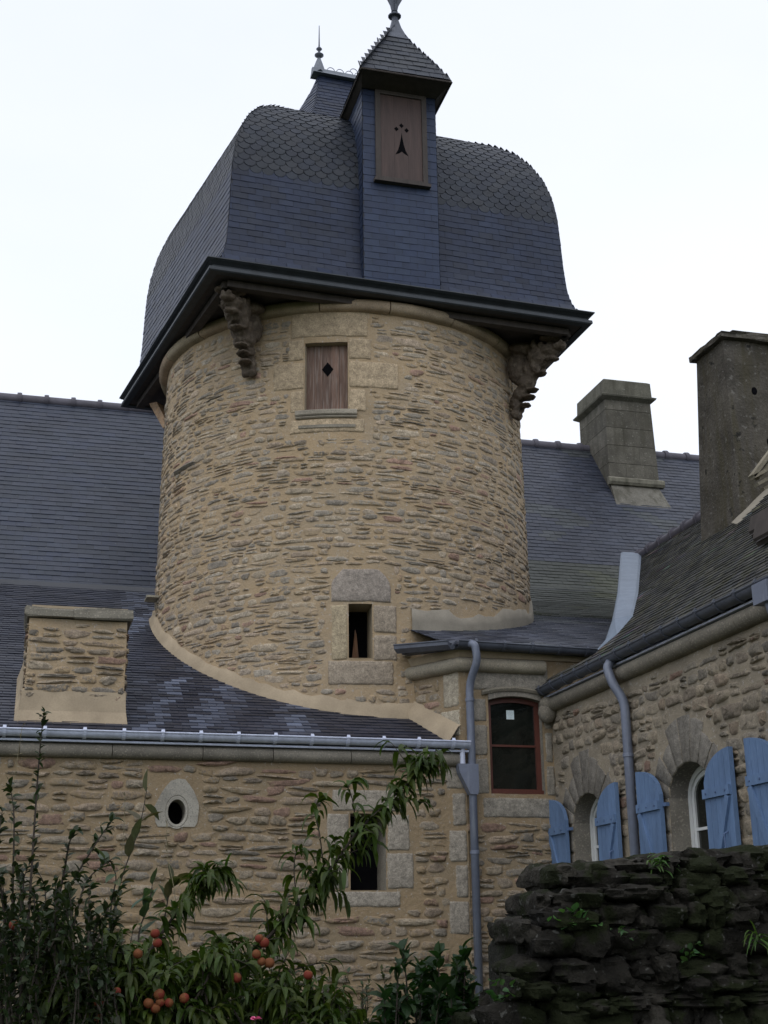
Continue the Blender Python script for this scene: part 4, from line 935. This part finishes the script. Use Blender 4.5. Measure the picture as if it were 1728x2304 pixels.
# cornice of wing
mb = MB(); y = 15.1; rng = random.Random(12)
while y > 4:
    w_ = rng.uniform(.6, 1.0); b = y-w_; k = rng.uniform(.85, 1.12)
    pr = [(-.02, .10)]+[(.03+.085*math.cos(t), .0+.085*math.sin(t)) for t in [math.radians(q_) for q_ in (80, 50, 20, -10, -40, -70, -90)]]+[(-.02, -.09)]
    mb.sweep([(XW, y-.004, 4.335), (XW, b+.004, 4.335)], pr, (-1, 0), col=(.19*k, .17*k, .135*k, 1)); y = b
o = mb.build('cornice', M_GRAN, Rw); smooth_by_angle(o, 50)
mb = MB(); blob(mb, (6.15, 14.93, 4.24), .11, (1.1, .9, 1.2), 12); blob(mb, (6.17, 14.93, 4.34), .12, (1, .9, .8), 12); mb.c = [(.2, .18, .145, 1)]*len(mb.v); mb.build('kneeler_stone', M_GRAN, Rw, smooth=True)
mb = MB(); mb.box((XW-.09, 4, 4.425), (XW+.05, 15.1, 4.445)); mb.build('zinc_strip', M_LZ, Rw)
gutter(Rw, (XW-.06, 15.12, 4.525), (XW-.06, 4.2, 4.525), (-1, 0, 0), M_DZ, r=.07, step=.36)
dp = pipe(Rw, [(6.10, 12.96, 4.47), (6.05, 12.96, 4.40), (6.07, 12.90, 4.22), (6.165, 12.83, 4.02), (6.165, 12.83, 0)], r=.05, collars=[])
for z in (3.45, 1.2): mb = MB(); mb.lathe((6.165, 12.83, z), [(.052, -.02), (.058, -.016), (.058, .016), (.052, .02)], 16); mb.build('pipe_collar', M_PIPE, dp)
mb = MB(); mb.box((6.0, 9.62, 4.32), (6.18, 9.86, 4.5)); mb.tube([(6.09, 9.74, 4.33), (6.13, 9.7, 4.1), (6.16, 9.68, 0)], .05, 12); mb.build('downpipe', M_PIPE, Rw)
# roof of wing: v up the slope, u = -y
XE, ZE, XR, ZR = 6.13, 4.57, 9.0, 7.2
sl = Vector((XR-XE, 0, ZR-ZE)); SLn = sl.length; sl.normalize(); nrm_ = Vector((-sl.z, 0, sl.x))
SWR = lambda u, v, h=0: Vector((XE, -u, ZE))+sl*v+nrm_*h
def on_wing(x, y):
    d = CF + CR*((x*K-864)/FPX) - CU*((y*K-1152)/FPX); t = (Vector((XE, 0, ZE))-CAM).dot(nrm_)/d.dot(nrm_); return CAM+d*t
VE = [on_wing(*p) for p in ((1292, 1408), (1335, 1372), (1367, 1335), (1379, 1285), (1386, 1200))]
def yedge(v):
    x = XE+sl.x*v; return 15.12 if x < VE[0].x-.05 else float(np.interp(x, [p.x for p in VE], [p.y for p in VE]))
mb = MB(); vs = []
for v in linsp(0, SLn, 30): vs += [SWR(-yedge(v), v), SWR(-3.5, v)]
mb.add(vs, [(2*j, 2*j+1, 2*j+3, 2*j+2) for j in range(30)], 0, (.04, .04, .035, 1))
mb.add([(XR, 17.8, ZR), (XR, 3.5, ZR), (XR+2.9, 3.5, ZE), (XR+2.9, 17.8, ZE)], [(3, 2, 1, 0)], 0, (.04, .04, .035, 1))
SLM = [(.052, .052, .050), (.042, .044, .045), (.060, .058, .053), (.048, .048, .050)]
def wt(u, v, c, rng):
    k = mnoise.noise(Vector((u*.8, v*1.6, 7.)))
    if k > .1 and rng.random() < .4: c = [x*rng.uniform(1.3, 2.1) for x in c]
    return c
lay_slates(mb, SWR, .0, SLn-.05, lambda v: (-yedge(v), -3.6), 81, wd=.2, ex=.085, pal=SLM, var=.25, lift=.015, jit=.008, tint=wt)
mb.build('roof', M_SLATEM, Rw)
mb = MB(); mb.add([(9.02, 17.7, 7.15), (11.9, 17.7, 4.6), (11.9, 17.7, 0), (10.4, 17.7, 0), (9.02, 17.7, 6.9), (11.9, 3.6, 0), (6.26, 3.6, 0), (6.26, 3.6, 4.5), (9, 3.6, 7.15), (11.9, 3.6, 4.5)], [(0, 1, 2, 3, 4), (5, 6, 7, 8, 9), (1, 9, 5, 2)]); mb.build('gable_wall', M_CEMG, Rw)
# ridge tiles of wing
mb = MB(); y = 17.85
while y > 4:
    if 12.1 < y < 14.2 and mb.v: o = mb.build('ridge_tiles', M_TILE, Rw); smooth_by_angle(o, 40); mb = MB()
    if not 12.1 < y < 14.2: mb.tube([(XR, y, ZR-.01), (XR, y-.38, ZR-.01)], .09, 10); mb.tube([(XR, y, ZR), (XR, y-.05, ZR)], .115, 10)
    y -= .38
o = mb.build('ridge_tiles', M_TILE, Rw); smooth_by_angle(o, 40)
# pale zinc cheek along the verge
mb = MB()
EDG = [(p.x, p.y) for p in VE]
Rr = []; Ll = []
lp = [(1288, 1410), (1308, 1384), (1323, 1340), (1334, 1282), (1341, 1194)]
for (x, y), p in zip(EDG, lp):
    Rr.append(Vector((x, y, ZE+(x-XE)*(ZR-ZE)/(XR-XE)+.02))); Ll.append(at(p[0], p[1], y+.12))
bk_ = [p+Vector((.08, .18, .05)) for p in Ll]
vs = []
for r_, l, b in zip(Rr, Ll, bk_): vs += [r_, r_.lerp(l, .12)+Vector((0, 0, .02)), l.lerp(r_, .1)+Vector((0, 0, .015)), l, b]
mb.add(vs, [(i*5+k, i*5+k+1, (i+1)*5+k+1, (i+1)*5+k) for i in range(4) for k in range(4)]); mb.build('zinc_flashing', M_STRIP, Rw, smooth=False)
# tall rendered chimney
mb = MB(); c0x, c1x, c0y, c1y, zt = 8.0, 9.75, 13.23, 14.2, 8.60
def rwz(x): return ZE+(x-XE)*(ZR-ZE)/(XR-XE) if x < XR else ZR-(x-XR)*.9
nz_ = 26
for (S_, u0, u1) in ((plane_surf((0, c0y, 0), (1, 0, 0), (0, 0, 1), (0, -1, 0)), c0x, c1x), (plane_surf((c0x, 0, 0), (0, -1, 0), (0, 0, 1), (-1, 0, 0)), -c1y, -c0y), (plane_surf((c1x, 0, 0), (0, 1, 0), (0, 0, 1), (1, 0, 0)), c0y, c1y), (plane_surf((0, c1y, 0), (-1, 0, 0), (0, 0, 1), (0, 1, 0)), -c1x, -c0x)):
    us_ = linsp(u0, u1, 14); vs_ = linsp(5.6, zt, 34); rng = random.Random(2); ty = lambda p: Vector((p.x, p.y-(.30*max(0, p.z-6.2)/2.4 if p.y > 13.6 else 0)*min(1, (p.y-13.6)/.5), p.z))
    P_ = [ty(S_(u, v, 0 if (i in (0, 14)) else .02*mnoise.noise(Vector((u*4, v*4, u0))))) for v in vs_ for i, u in enumerate(us_)]
    mb.add(P_, [(j*15+i, j*15+i+1, (j+1)*15+i+1, (j+1)*15+i) for j in range(34) for i in range(14)])
bc = mb.build('chimney', M_CHIM, Rw); smooth_by_angle(bc, 30)
mb = MB(); n = 5
for (y0_, y1_, x0_, x1_, z0_, z1_) in ((c0y-.09, c1y-.24, c0x-.07, c1x+.09, zt, zt+.07), (c0y-.03, c1y-.3, c0x+.12, c1x+.03, zt+.071, zt+.13)):
    rng = random.Random(5); N_ = 10; ring0 = [(x0_+(x1_-x0_)*i/N_, y0_) for i in range(N_)]+[(x1_, y0_+(y1_-y0_)*i/N_) for i in range(N_)]+[(x1_-(x1_-x0_)*i/N_, y1_) for i in range(N_)]+[(x0_, y1_-(y1_-y0_)*i/N_) for i in range(N_)]
    m = len(ring0); vs = []
    for z, e in ((z0_, .01), (z0_+.02, 0), (z1_-.02, 0), (z1_, .02)): vs += [(x+rng.uniform(-.012, .012), y+rng.uniform(-.012, .012), z+rng.uniform(-.006, .006)) for x, y in ring0]
    mb.add(vs, [(j*m+i, j*m+(i+1) % m, (j+1)*m+(i+1) % m, (j+1)*m+i) for j in range(3) for i in range(m)]+[tuple(range(m))[::-1], tuple(range(3*m, 4*m))])
mb.build('cap', M_CHIM, bc)
for (x, z, s_) in ((8.36, 7.95, .04), (8.5, 7.3, .045)): mb = MB(); blob(mb, (x, c0y-.004, z), s_, (1, .12, 1.4), 10); mb.build('putlog_hole_patch', M_VOID, bc)  # flat black blobs paint the shade inside the holes
# cement ledge at chimney foot
mb = MB(); mb.prism([(c0x-.12, c0y-.15, rwz(c0x-.12)+.0), (8.9, c0y-.15, rwz(8.9)+.0), (8.9, c0y, rwz(8.9)+.07), (c0x-.12, c0y, rwz(c0x-.12)+.07)], (0, .02, 0)); mb.build('cement_base', M_CEMG, bc)
# propped roof hatches at the right edge
for (u_, v_, ww_, hh_) in ((-11.45, 1.28, 1.2, .16), (-10.95, .92, 1.5, .16)):
    mb = MB(); P_ = [SWR(u_, v_, .03), SWR(u_+ww_, v_, .03), SWR(u_+ww_, v_+hh_, .03), SWR(u_, v_+hh_, .03)]; mb.prism(P_, nrm_*.05)
    mb.prism([SWR(u_+.05, v_-.03, .10), SWR(u_+ww_, v_-.03, .10), SWR(u_+ww_, v_+hh_*.7, .19), SWR(u_+.05, v_+hh_*.7, .19)], nrm_*.03)
    rf = mb.build('roof_hatch', M_DWOOD, Rw)
mb = MB(); mb.prism([SWR(-11.1, 1.32, .05), SWR(-9.4, 1.36, .05), SWR(-9.4, 1.25, .05), SWR(-11.0, 1.28, .05)], nrm_*.012); mb.build('zinc_flashing', M_STRIP, Rw)
# stone dormer pediment entering at the right edge
mb = MB(); yq = 11.9
pa_, pb_, pc_ = at(1633, 1036, 11.6, 1), at(1690, 960, 11.6, 1), at(1690, 1036, 11.6, 1)
def barp(p, r_, wdt, dp_): 
    d = (r_-p).normalized(); n_ = d.cross(Vector((0, 1, 0))).normalized()*wdt; mb.prism([p, r_, r_+n_, p+n_], (0, dp_*.2, 0), col=(.23, .205, .15, 1))
barp(at(1632, 1030, 11.5), at(1695, 945, 11.5), .04, .5); barp(at(1642, 1034, 11.54), at(1695, 962, 11.54), .035, .4)
barp(at(1632, 1032, 11.5), at(1720, 985, 11.5), .035, .5); barp(at(1640, 1048, 11.54), at(1720, 1003, 11.54), .035, .4); barp(at(1652, 1058, 11.58), at(1720, 1020, 11.58), .03, .35)
for p in [(1652, 1062)]:
    a_ = at(1655, 1060, 11.62); pass
mb.build('stone_dormer', M_GRAN, Rw)

# ------------------------------------------------------------------ mossy garden wall, foreground right
Gw = None
TOP = [(2.30, .9), (2.33, 1.25), (2.38, 1.46), (2.46, 1.60), (2.53, 1.72), (2.60, 1.78), (2.67, 1.90), (2.72, 1.95), (3.0, 1.97), (3.4, 2.0), (3.9, 2.03), (6.6, 2.1)]
tops = lambda x: float(np.interp(x, [p[0] for p in TOP], [p[1] for p in TOP]))
mb = MB(); rng = random.Random(17)
xs = linsp(2.48, 6.6, 30)
vs = []
for x in xs: vs += [(x, 6.56, 0), (x, 6.56, tops(x)-.045), (x, 7.0, tops(x)-.045), (x, 7.0, 0)]
mb.add(vs, [(i*4+k, (i+1)*4+k, (i+1)*4+(k+1) % 4, i*4+(k+1) % 4) for i in range(30) for k in range(4)]+[(0, 1, 2, 3)], 0, (.02, .02, .016, 1))
def rock(mb, c, sx, sy, sz, seed, dark):
    n, m = 22, 14; vs = []; cs = []; k = random.Random(seed).uniform(.55, 1.25)*dark; base = (.024*k, .022*k, .018*k, 1)  # near-black base carries foreground shade as well as moss
    for i in range(m):
        t = math.pi*i/(m-1)
        for j in range(n):
            p = 2*math.pi*j/n; v = Vector((math.sin(t)*math.cos(p), math.sin(t)*math.sin(p), math.cos(t)))
            q_ = Vector([math.copysign(abs(a)**.75, a) for a in v])
            d = 1+.34*mnoise.noise(v*1.3+Vector((seed*3.1, 0, 0)))+.26*mnoise.noise(v*3.3+Vector((0, seed*1.7, 0)))+.10*mnoise.noise(v*8+Vector((0, seed*1.7, 3)))
            vs.append(Vector(c)+Vector((q_.x*sx, q_.y*sy, q_.z*sz))*d)
    mb.add(vs, [(i*n+j, (i+1)*n+j, (i+1)*n+(j+1) % n, i*n+(j+1) % n) for i in range(m-1) for j in range(n)], 0, base)
sd_ = 0
for (yf, dep) in ((6.5, .14), (7.05, .14)):
    z = .1
    while z < 2.1:
        rh = rng.uniform(.05, .16); x = 2.33+rng.uniform(-.03, .06)
        while x < 6.6:
            w_ = rng.uniform(.08, .30); xc = x+w_/2; zc = z+rh/2+rng.uniform(-.02, .02); sd_ += 1
            if zc+rh*.5 < tops(xc)+.02 and zc+rh*.5 < tops(x+.03)+.06: hf = rng.uniform(.42, .75)*rh; rock(mb, (xc, yf+rng.uniform(-.06, .07), zc), w_*.56, dep, hf, sd_, 1)
            x += w_*rng.uniform(.9, 1.02)
        z += rh*.92
x = 2.44
while x < 6.6:
    w_ = rng.uniform(.12, .34) if x > 2.7 else rng.uniform(.09, .14); rh = rng.uniform(.05, .085); sd_ += 1; rock(mb, (x+w_/2, 6.72+rng.uniform(-.05, .05), tops(x+w_/2)-rh*.3), w_*.52, .30, rh, sd_, 1.5); x += w_*.93
o = mb.build('garden_wall', M_ROCK, None, origin=None); o['label'] = 'dark mossy dry-stone garden wall in the near right foreground'; o['category'] = 'wall'
smooth_by_angle(o, 50)

# ------------------------------------------------------------------ vegetation
def leaf(mb, p, d, L, W, droop, col, rng, segs=5, curl=0.):
    d = Vector(d).normalized(); side = d.cross(Vector((0, 0, 1)))
    if side.length < .1: side = Vector((rng.uniform(-1, 1), rng.uniform(-1, 1), 0))
    side.normalize(); side = (side+Vector((0, 0, rng.uniform(-.7, .7)))).normalized(); p = Vector(p); vs = []; fold = rng.uniform(.15, .5)
    for i in range(segs+1):
        t = i/segs; w_ = W*.5*(math.sin(math.pi*t**.8)**.8 if 0 < t < 1 else .0)+.0008; nn = side.cross(d).normalized()
        vs += [p-side*w_+nn*w_*fold, p, p+side*w_+nn*w_*fold]
        p = p+d*(L/segs); d = (d+Vector((0, 0, -droop/segs))+side*curl/segs).normalized()
    mb.add(vs, [(i*3+k, i*3+k+1, (i+1)*3+k+1, (i+1)*3+k) for i in range(segs) for k in range(2)], 0, (*col, 1))
def rvec(rng, s=1.): return Vector((rng.gauss(0, s), rng.gauss(0, s), rng.gauss(0, s)))
def lcol(rng, base, v=.3):
    k = rng.uniform(1-v, 1+v); return (base[0]*k*rng.uniform(.85, 1.2), base[1]*k, base[2]*k*rng.uniform(.8, 1.2))
def bez(P, n):
    """smooth path through waypoints"""
    P = [Vector(p) for p in P]; out = []
    for i in range(len(P)-1):
        a, b, c, d = P[max(i-1, 0)], P[i], P[i+1], P[min(i+2, len(P)-1)]
        for k in range(n):
            t = k/n; out.append(.5*((2*b)+(c-a)*t+(2*a-5*b+4*c-d)*t*t+(3*b-a-3*c+d)*t**3))
    out.append(P[-1]); return out
PE = (.036, .058, .008); rng = random.Random(33)
tr = thing('peach_tree', (1.5, 7.4, 0), 'peach tree with drooping narrow leaves, ripe orange fruit and one long upward branch', 'tree')
wood = MB(); lv = MB()
def peach_shoot(path, r0, r1, dens, Ls=(.10, .15), twig=0):
    pts = bez(path, 6); n = len(pts); wood.tube(pts, [r0+(r1-r0)*i/(n-1) for i in range(n)], 6)
    L_ = sum((b-a).length for a, b in zip(pts, pts[1:])); m = int(L_*dens)
    for k in range(m):
        t = (k+rng.random())/m*(n-1); i = min(int(t), n-2); p = pts[i].lerp(pts[i+1], t-i); d = (pts[i+1]-pts[i]).normalized()
        dd = d*.5+rvec(rng, .55)+Vector((0, 0, .05)); leaf(lv, p, dd, rng.uniform(*Ls), rng.uniform(.024, .036), rng.uniform(1.8, 4.2), lcol(rng, PE), rng, curl=rng.uniform(-.3, .3))
    if twig:
        for k in range(int(L_*twig)):
            t = rng.uniform(.12, .97)*(n-1); i = min(int(t), n-2); p = pts[i].lerp(pts[i+1], t-i); d = (pts[i+1]-pts[i]).normalized()
            dd = (d*.8+rvec(rng, .5)+Vector((0, 0, .15))).normalized(); l = rng.uniform(.10, .24); q_ = p+dd*l*.5; e = p+dd*l+Vector((0, 0, -.02))
            peach_shoot([p, q_, e], .003, .0015, 55, Ls)
D = 7.2
fork = Vector((1.45, 7.4, .55)); wood.tube(bez([(1.5, 7.4, 0), (1.47, 7.42, .3), fork], 4), [.075]*4+[.06]*5, 10)
wood.tube(bez([fork, at(470, 2200, D), at(530, 2085, D)], 5), [.035]*5+[.02]*6, 8)
peach_shoot([at(530, 2085, D), at(575, 2030, D), at(640, 1960, D-.05), at(700, 1895, D-.1), at(770, 1800, D-.1), at(835, 1735, D-.1), at(900, 1672, D-.1), at(915, 1645, D-.1)], .013, .003, 170, twig=17)
for P_ in [[(700, 1880), (690, 1800), (680, 1750), (690, 1725)], [(770, 1790), (762, 1730), (752, 1700), (765, 1690)], [(640, 1930), (635, 1880), (640, 1840), (650, 1835)]]: peach_shoot([at(*p, D-.1) for p in P_], .004, .002, 60)
wood.tube(bez([fork, at(250, 2200, D), at(300, 2090, D)], 5), [.03]*5+[.014]*6, 8)
peach_shoot([at(300, 2090, D), at(340, 2030, D), at(390, 1960, D), at(430, 1915, D), at(455, 1885, D), at(490, 1890, D)], .011, .003, 140, twig=14)
peach_shoot([at(400, 2120, D), at(440, 2070, D), at(470, 2035, D), at(500, 2045, D)], .008, .003, 60, twig=7)
peach_shoot([at(590, 2110, D), at(650, 2090, D), at(700, 2080, D), at(725, 2092, D)], .006, .002, 40, twig=2)
for k in range(230):
    x = rng.uniform(70, 760); y = rng.uniform(2050, 2300); d0 = D+rng.uniform(-.45, .5)
    if x > 640: y = max(y, 2120+(x-640)*.5)
    if x > 520 and y < 2110: y += 60
    if x < 180: y -= rng.uniform(0, 90)
    dx = rng.uniform(-50, 70); peach_shoot([at(x-dx, y+90, d0), at(x-dx*.3, y+35, d0), at(x, y, d0), at(x+dx*.4, y+8, d0)], .006, .002, 70, twig=5)
tk = wood.build('branches', M_BARK, tr); lo = lv.build('foliage', M_LEAF, tr)
proto = None
FR = [(335, 2016), (340, 2037), (298, 2060), (252, 2142), (213, 2165), (215, 2203), (344, 2148), (365, 2166), (346, 2165), (398, 2156), (321, 2167), (336, 2178), (560, 2027), (571, 2036), (554, 2061), (565, 2077), (582, 2080), (666, 2106), (30, 1998), (511, 2112)]
for i, (x, y) in enumerate(FR):
    p = at(x, y, D-.5)
    if proto is None:
        mb = MB(); n, m = 18, 12; vs = []
        for a in range(m):
            t = math.pi*a/(m-1)
            for b in range(n):
                ph = 2*math.pi*b/n; r_ = .0235*(1-.07*math.exp(-(min(ph, 2*math.pi-ph)/.28)**2)*math.sin(t)); z = r_*math.cos(t)*.96
                if t < .5: z -= .004*(1-t/.5)
                vs.append(p+Vector((r_*math.sin(t)*math.cos(ph), r_*math.sin(t)*math.sin(ph), z)))
        mb.add(vs, [(a*n+b, (a+1)*n+b, (a+1)*n+(b+1) % n, a*n+(b+1) % n) for a in range(m-1) for b in range(n)])
        # origin at fruit centre
        me = mb.build('peach', M_PEACH, tr, smooth=True); me.data.transform(Matrix.Translation(-(p-Vector(ORG[tr.name])))); me.location = p-Vector(ORG[tr.name]); proto = me
    else:
        c = proto.copy(); COL.objects.link(c); c.parent = tr; c.location = p-Vector(ORG[tr.name]); s_ = random.uniform(.88, 1.12); c.scale = (s_, s_, s_)
        c.rotation_euler = (random.uniform(-.6, .6), random.uniform(-.6, .6), random.uniform(0, 6))

# left shrub with upright shoots
ap_ = thing('tall_shrub', (.15, 6.9, 0), 'tall straggly shrub with upright shoots and small grey-green leaves at the left edge', 'shrub')
wood = MB(); lv = MB(); AG = (.022, .034, .013)
def ash(path, r0, r1, dens, Ls=(.03, .06), ratio=.55, base=AG, droop=(.2, 1.), start=.1):
    pts = bez(path, 6); n = len(pts); wood.tube(pts, [r0+(r1-r0)*i/(n-1) for i in range(n)], 6)
    L_ = sum((b-a).length for a, b in zip(pts, pts[1:])); m = int(L_*dens)
    for k in range(m):
        t = (start+(1-start)*(k+rng.random())/m)*(n-1); i = min(int(t), n-2); p = pts[i].lerp(pts[i+1], t-i); d = (pts[i+1]-pts[i]).normalized()
        l = rng.uniform(*Ls); leaf(lv, p, d*.6+rvec(rng, .6), l, l*ratio, rng.uniform(*droop), lcol(rng, base), rng, segs=4)
A0 = 6.9
B0 = Vector((.15, 6.9, .0)); cr_ = Vector((.13, 6.9, .7)); wood.tube([B0, cr_], [.04, .03], 8)
SH = [([(40, 2190), (60, 2000), (70, 1850), (80, 1700), (88, 1600), (96, 1535)], 42, .004), ([(60, 2180), (105, 2010), (160, 1900), (215, 1810), (245, 1770)], 60, .004), ([(90, 2100), (135, 1900), (150, 1820), (165, 1790)], 55, .003),
      ([(20, 2190), (25, 2050), (28, 1900), (30, 1760), (20, 1690)], 55, .004), ([(120, 2120), (160, 1990), (190, 1900), (250, 1850)], 50, .003), ([(0, 2150), (10, 2000), (-5, 1850), (5, 1750)], 60, .004), ([(150, 2150), (210, 2030), (235, 1960), (262, 1915)], 45, .004)]
for P_, dn, r1 in SH:
    pts = [at(*p, A0+rng.uniform(-.05, .05)) for p in P_]; wood.tube(bez([cr_, pts[0]], 3), .012, 6); ash(pts, .009, .002, dn, start=.18 if P_[-1][1] < 1600 else .05)
for k in range(150):
    x = rng.uniform(-40, 260); y = rng.uniform(1900, 2260)+max(0, x-90)*.5; d0 = A0+rng.uniform(-.35, .35); dx = rng.uniform(-40, 50)
    ash([at(x-dx, y+120, d0), at(x-dx*.2, y+50, d0), at(x, y-10, d0), at(x+dx*.5, y-45, d0)], .005, .0015, 75)
wood.build('stems', M_BARK, ap_); lv.build('foliage', M_LEAF, ap_)
# big-leaved sapling behind
sp_ = thing('broadleaf_sapling', (.95, 7.9, 0), 'young sapling with broad reddish-green leaves between tall shrub and peach tree', 'sapling')
wood = MB(); lv = MB()
for P_, b_ in (([(215, 2160), (240, 2000), (262, 1900), (300, 1790), (318, 1700)], (.075, .07, .035)), ([(225, 2140), (240, 1960), (250, 1890), (222, 1850)], (.06, .08, .045)), ([(300, 2160), (300, 2020), (320, 1960), (330, 1905)], (.05, .08, .045)), ([(330, 2100), (355, 1985), (365, 1930), (372, 1900)], (.07, .075, .035))):
    pts = [at(*p, 7.9) for p in P_]; wood.tube(bez([(.95, 7.9, 0), pts[0]], 3), .008, 6); ash(pts, .007, .002, 9 if P_[-1][1] < 1750 else 16, (.10, .16), .42, b_, (.1, .8), start=.3)
wood.build('stems', M_BARK, sp_); lv.build('foliage', M_LEAF, sp_)
# lilac-like bush beside the garden wall
li = thing('leafy_bush', (2.0, 7.5, 0), 'low bush with pointed oval leaves just left of the mossy garden wall', 'bush')
wood = MB(); lv = MB(); LG = (.016, .040, .011)
for k in range(60):
    x = rng.uniform(790, 1030); y = (2075 if x > 850 else 2140)+rng.uniform(0, 170); d0 = 7.5+rng.uniform(-.3, .3); dx = rng.uniform(-20, 20)
    pts = [at(x-dx, y+170, d0), at(x, y+60, d0), at(x+dx*.3, y, d0)]
    wood.tube(bez([(2.0, 7.5, 0), pts[0]], 2), .006, 5); ash(pts, .006, .002, 46, (.07, .115), .55, LG, (.3, 1.4), start=.0)
for P_ in ([(880, 2200), (878, 2120), (872, 2075), (868, 2050)], [(940, 2200), (948, 2110), (945, 2060)], [(1000, 2190), (1004, 2100), (1000, 2050)]): ash([at(*p, 7.4) for p in P_], .006, .002, 42, (.08, .12), .5, LG, (.2, 1.2), start=.1)
wood.build('stems', M_BARK, li); lv.build('foliage', M_LEAF, li)
# thin scrubby plant between peach and bush
sc_ = thing('scrubby_plant', (1.75, 8.2, 0), 'sparse scrubby plant with tiny dull leaves at the foot of the wall', 'plant')
wood = MB(); lv = MB()
for k in range(40):
    x = rng.uniform(600, 840); y = rng.uniform(2085, 2230); d0 = 8.2+rng.uniform(-.3, .3); dx = rng.uniform(-35, 35)
    pts = [at(x-dx, y+130, d0), at(x, y+50, d0), at(x+dx*.5, y, d0)]; ash(pts, .004, .001, 70, (.02, .045), .5, (.045, .06, .03), (.1, .9))
wood.tube([(1.75, 8.2, 0), (1.7, 8.2, 1.0)], .012, 6); wood.build('stems', M_BARK, sc_); lv.build('foliage', M_LEAF, sc_)
# rose: single pink bloom
rz = thing('pink_rose', at(552, 2202, 6.6), 'single pink rose bloom low in the foliage at the bottom edge', 'flower')
mb = MB(); c = at(552, 2202, 6.6)
for k in range(14):
    t = k*2.4; r_ = .004+.0011*k; d = Vector((math.cos(t), math.sin(t), .8-.05*k)).normalized(); leaf(mb, c+Vector((math.cos(t), math.sin(t), 0))*r_*.5, d, .022, .022, .3, (.7, .2, .4), rng, segs=3)
mb.build('petals', M_PINK, rz); mb = MB(); mb.tube([c-Vector((0, 0, .001)), c+Vector((.02, .02, -.5)), Vector((c.x+.03, c.y+.05, 0))], .003, 5); mb.build('stem', M_BARK, rz)
# dry weed stalks
for i, (P_, lb) in enumerate(((([(370, 2200), (385, 2000), (405, 1830), (410, 1720)]), 'dry pale weed stalk standing left of the oval opening'), (([(395, 2180), (380, 1950), (362, 1850), (360, 1780)]), 'thin dry stalk rising below the oval opening'), (([(45, 2190), (35, 1900), (25, 1750), (48, 1570)]), 'tall wispy dry stalk at the far left crossing the gutter'))):
    mb = MB(); dd = 7.6; off = -140 if i == 0 else 0
    pts = bez([at(p[0]+off, p[1], dd) for p in P_], 5); b_ = Vector((pts[0].x, dd, 0)); mb.tube([b_]+pts, [.003]+[.0028-.0018*j/len(pts) for j in range(len(pts))], 5)
    for j in range(12):
        p = pts[-1-j % 6]; leaf(mb, p, rvec(rng)+Vector((0, 0, 1)), .03, .006, .2, (.2, .17, .1), rng, segs=2)
    o = mb.build('weed_stalk', M_DRY, None, origin=tuple(b_)); o['label'] = lb; o['category'] = 'weed'; o['group'] = 'dry weed stalks'
# ivy and tufts on the garden wall
def tuft(name, x, y, dpt, n, L_, W_, lb, cat, base, droop, spread=.05, up=.8):
    c = at(x, y, dpt); t = MB()
    for k in range(n):
        q_ = c+Vector((rng.gauss(0, spread), rng.uniform(-.02, .0), rng.gauss(0, spread*.6))); l = rng.uniform(*L_)
        leaf(t, q_, Vector((rng.gauss(0, .6), -rng.uniform(.2, .8), rng.uniform(-.2, 1)*up)), l, l*W_, rng.uniform(*droop), lcol(rng, base), rng, segs=4)
    o = t.build(name, M_LEAF, None, origin=tuple(c)); o['label'] = lb; o['category'] = cat; return o
tuft('ivy', 1230, 1990, 6.33, 24, (.03, .05), .9, 'ivy sprig with bright leaves on the upper left of the mossy garden wall', 'ivy', (.05, .12, .035), (.1, .6), .055)
tuft('ivy', 1075, 2140, 6.33, 18, (.03, .045), .9, 'small ivy sprig low on the left end of the mossy garden wall', 'ivy', (.04, .09, .03), (.1, .6), .05)
tuft('ivy', 1490, 2060, 6.33, 12, (.025, .04), .9, 'tiny ivy sprig in the middle of the mossy garden wall', 'ivy', (.04, .09, .03), (.1, .6), .04)
tuft('fern', 1635, 2030, 6.33, 26, (.09, .17), .07, 'arching grassy tuft growing from the face of the garden wall at the right', 'plant', (.05, .10, .02), (1, 2.6), .025)
tuft('weed', 1420, 1868, 6.45, 30, (.05, .10), .14, 'low green weed tuft on top of the garden wall below the shutters', 'plant', (.06, .12, .03), (.6, 2), .028)
tuft('weed', 1345, 2010, 6.33, 10, (.03, .06), .3, 'sparse weed leaves on the face of the garden wall beside the ivy', 'plant', (.045, .09, .03), (.6, 2), .03)
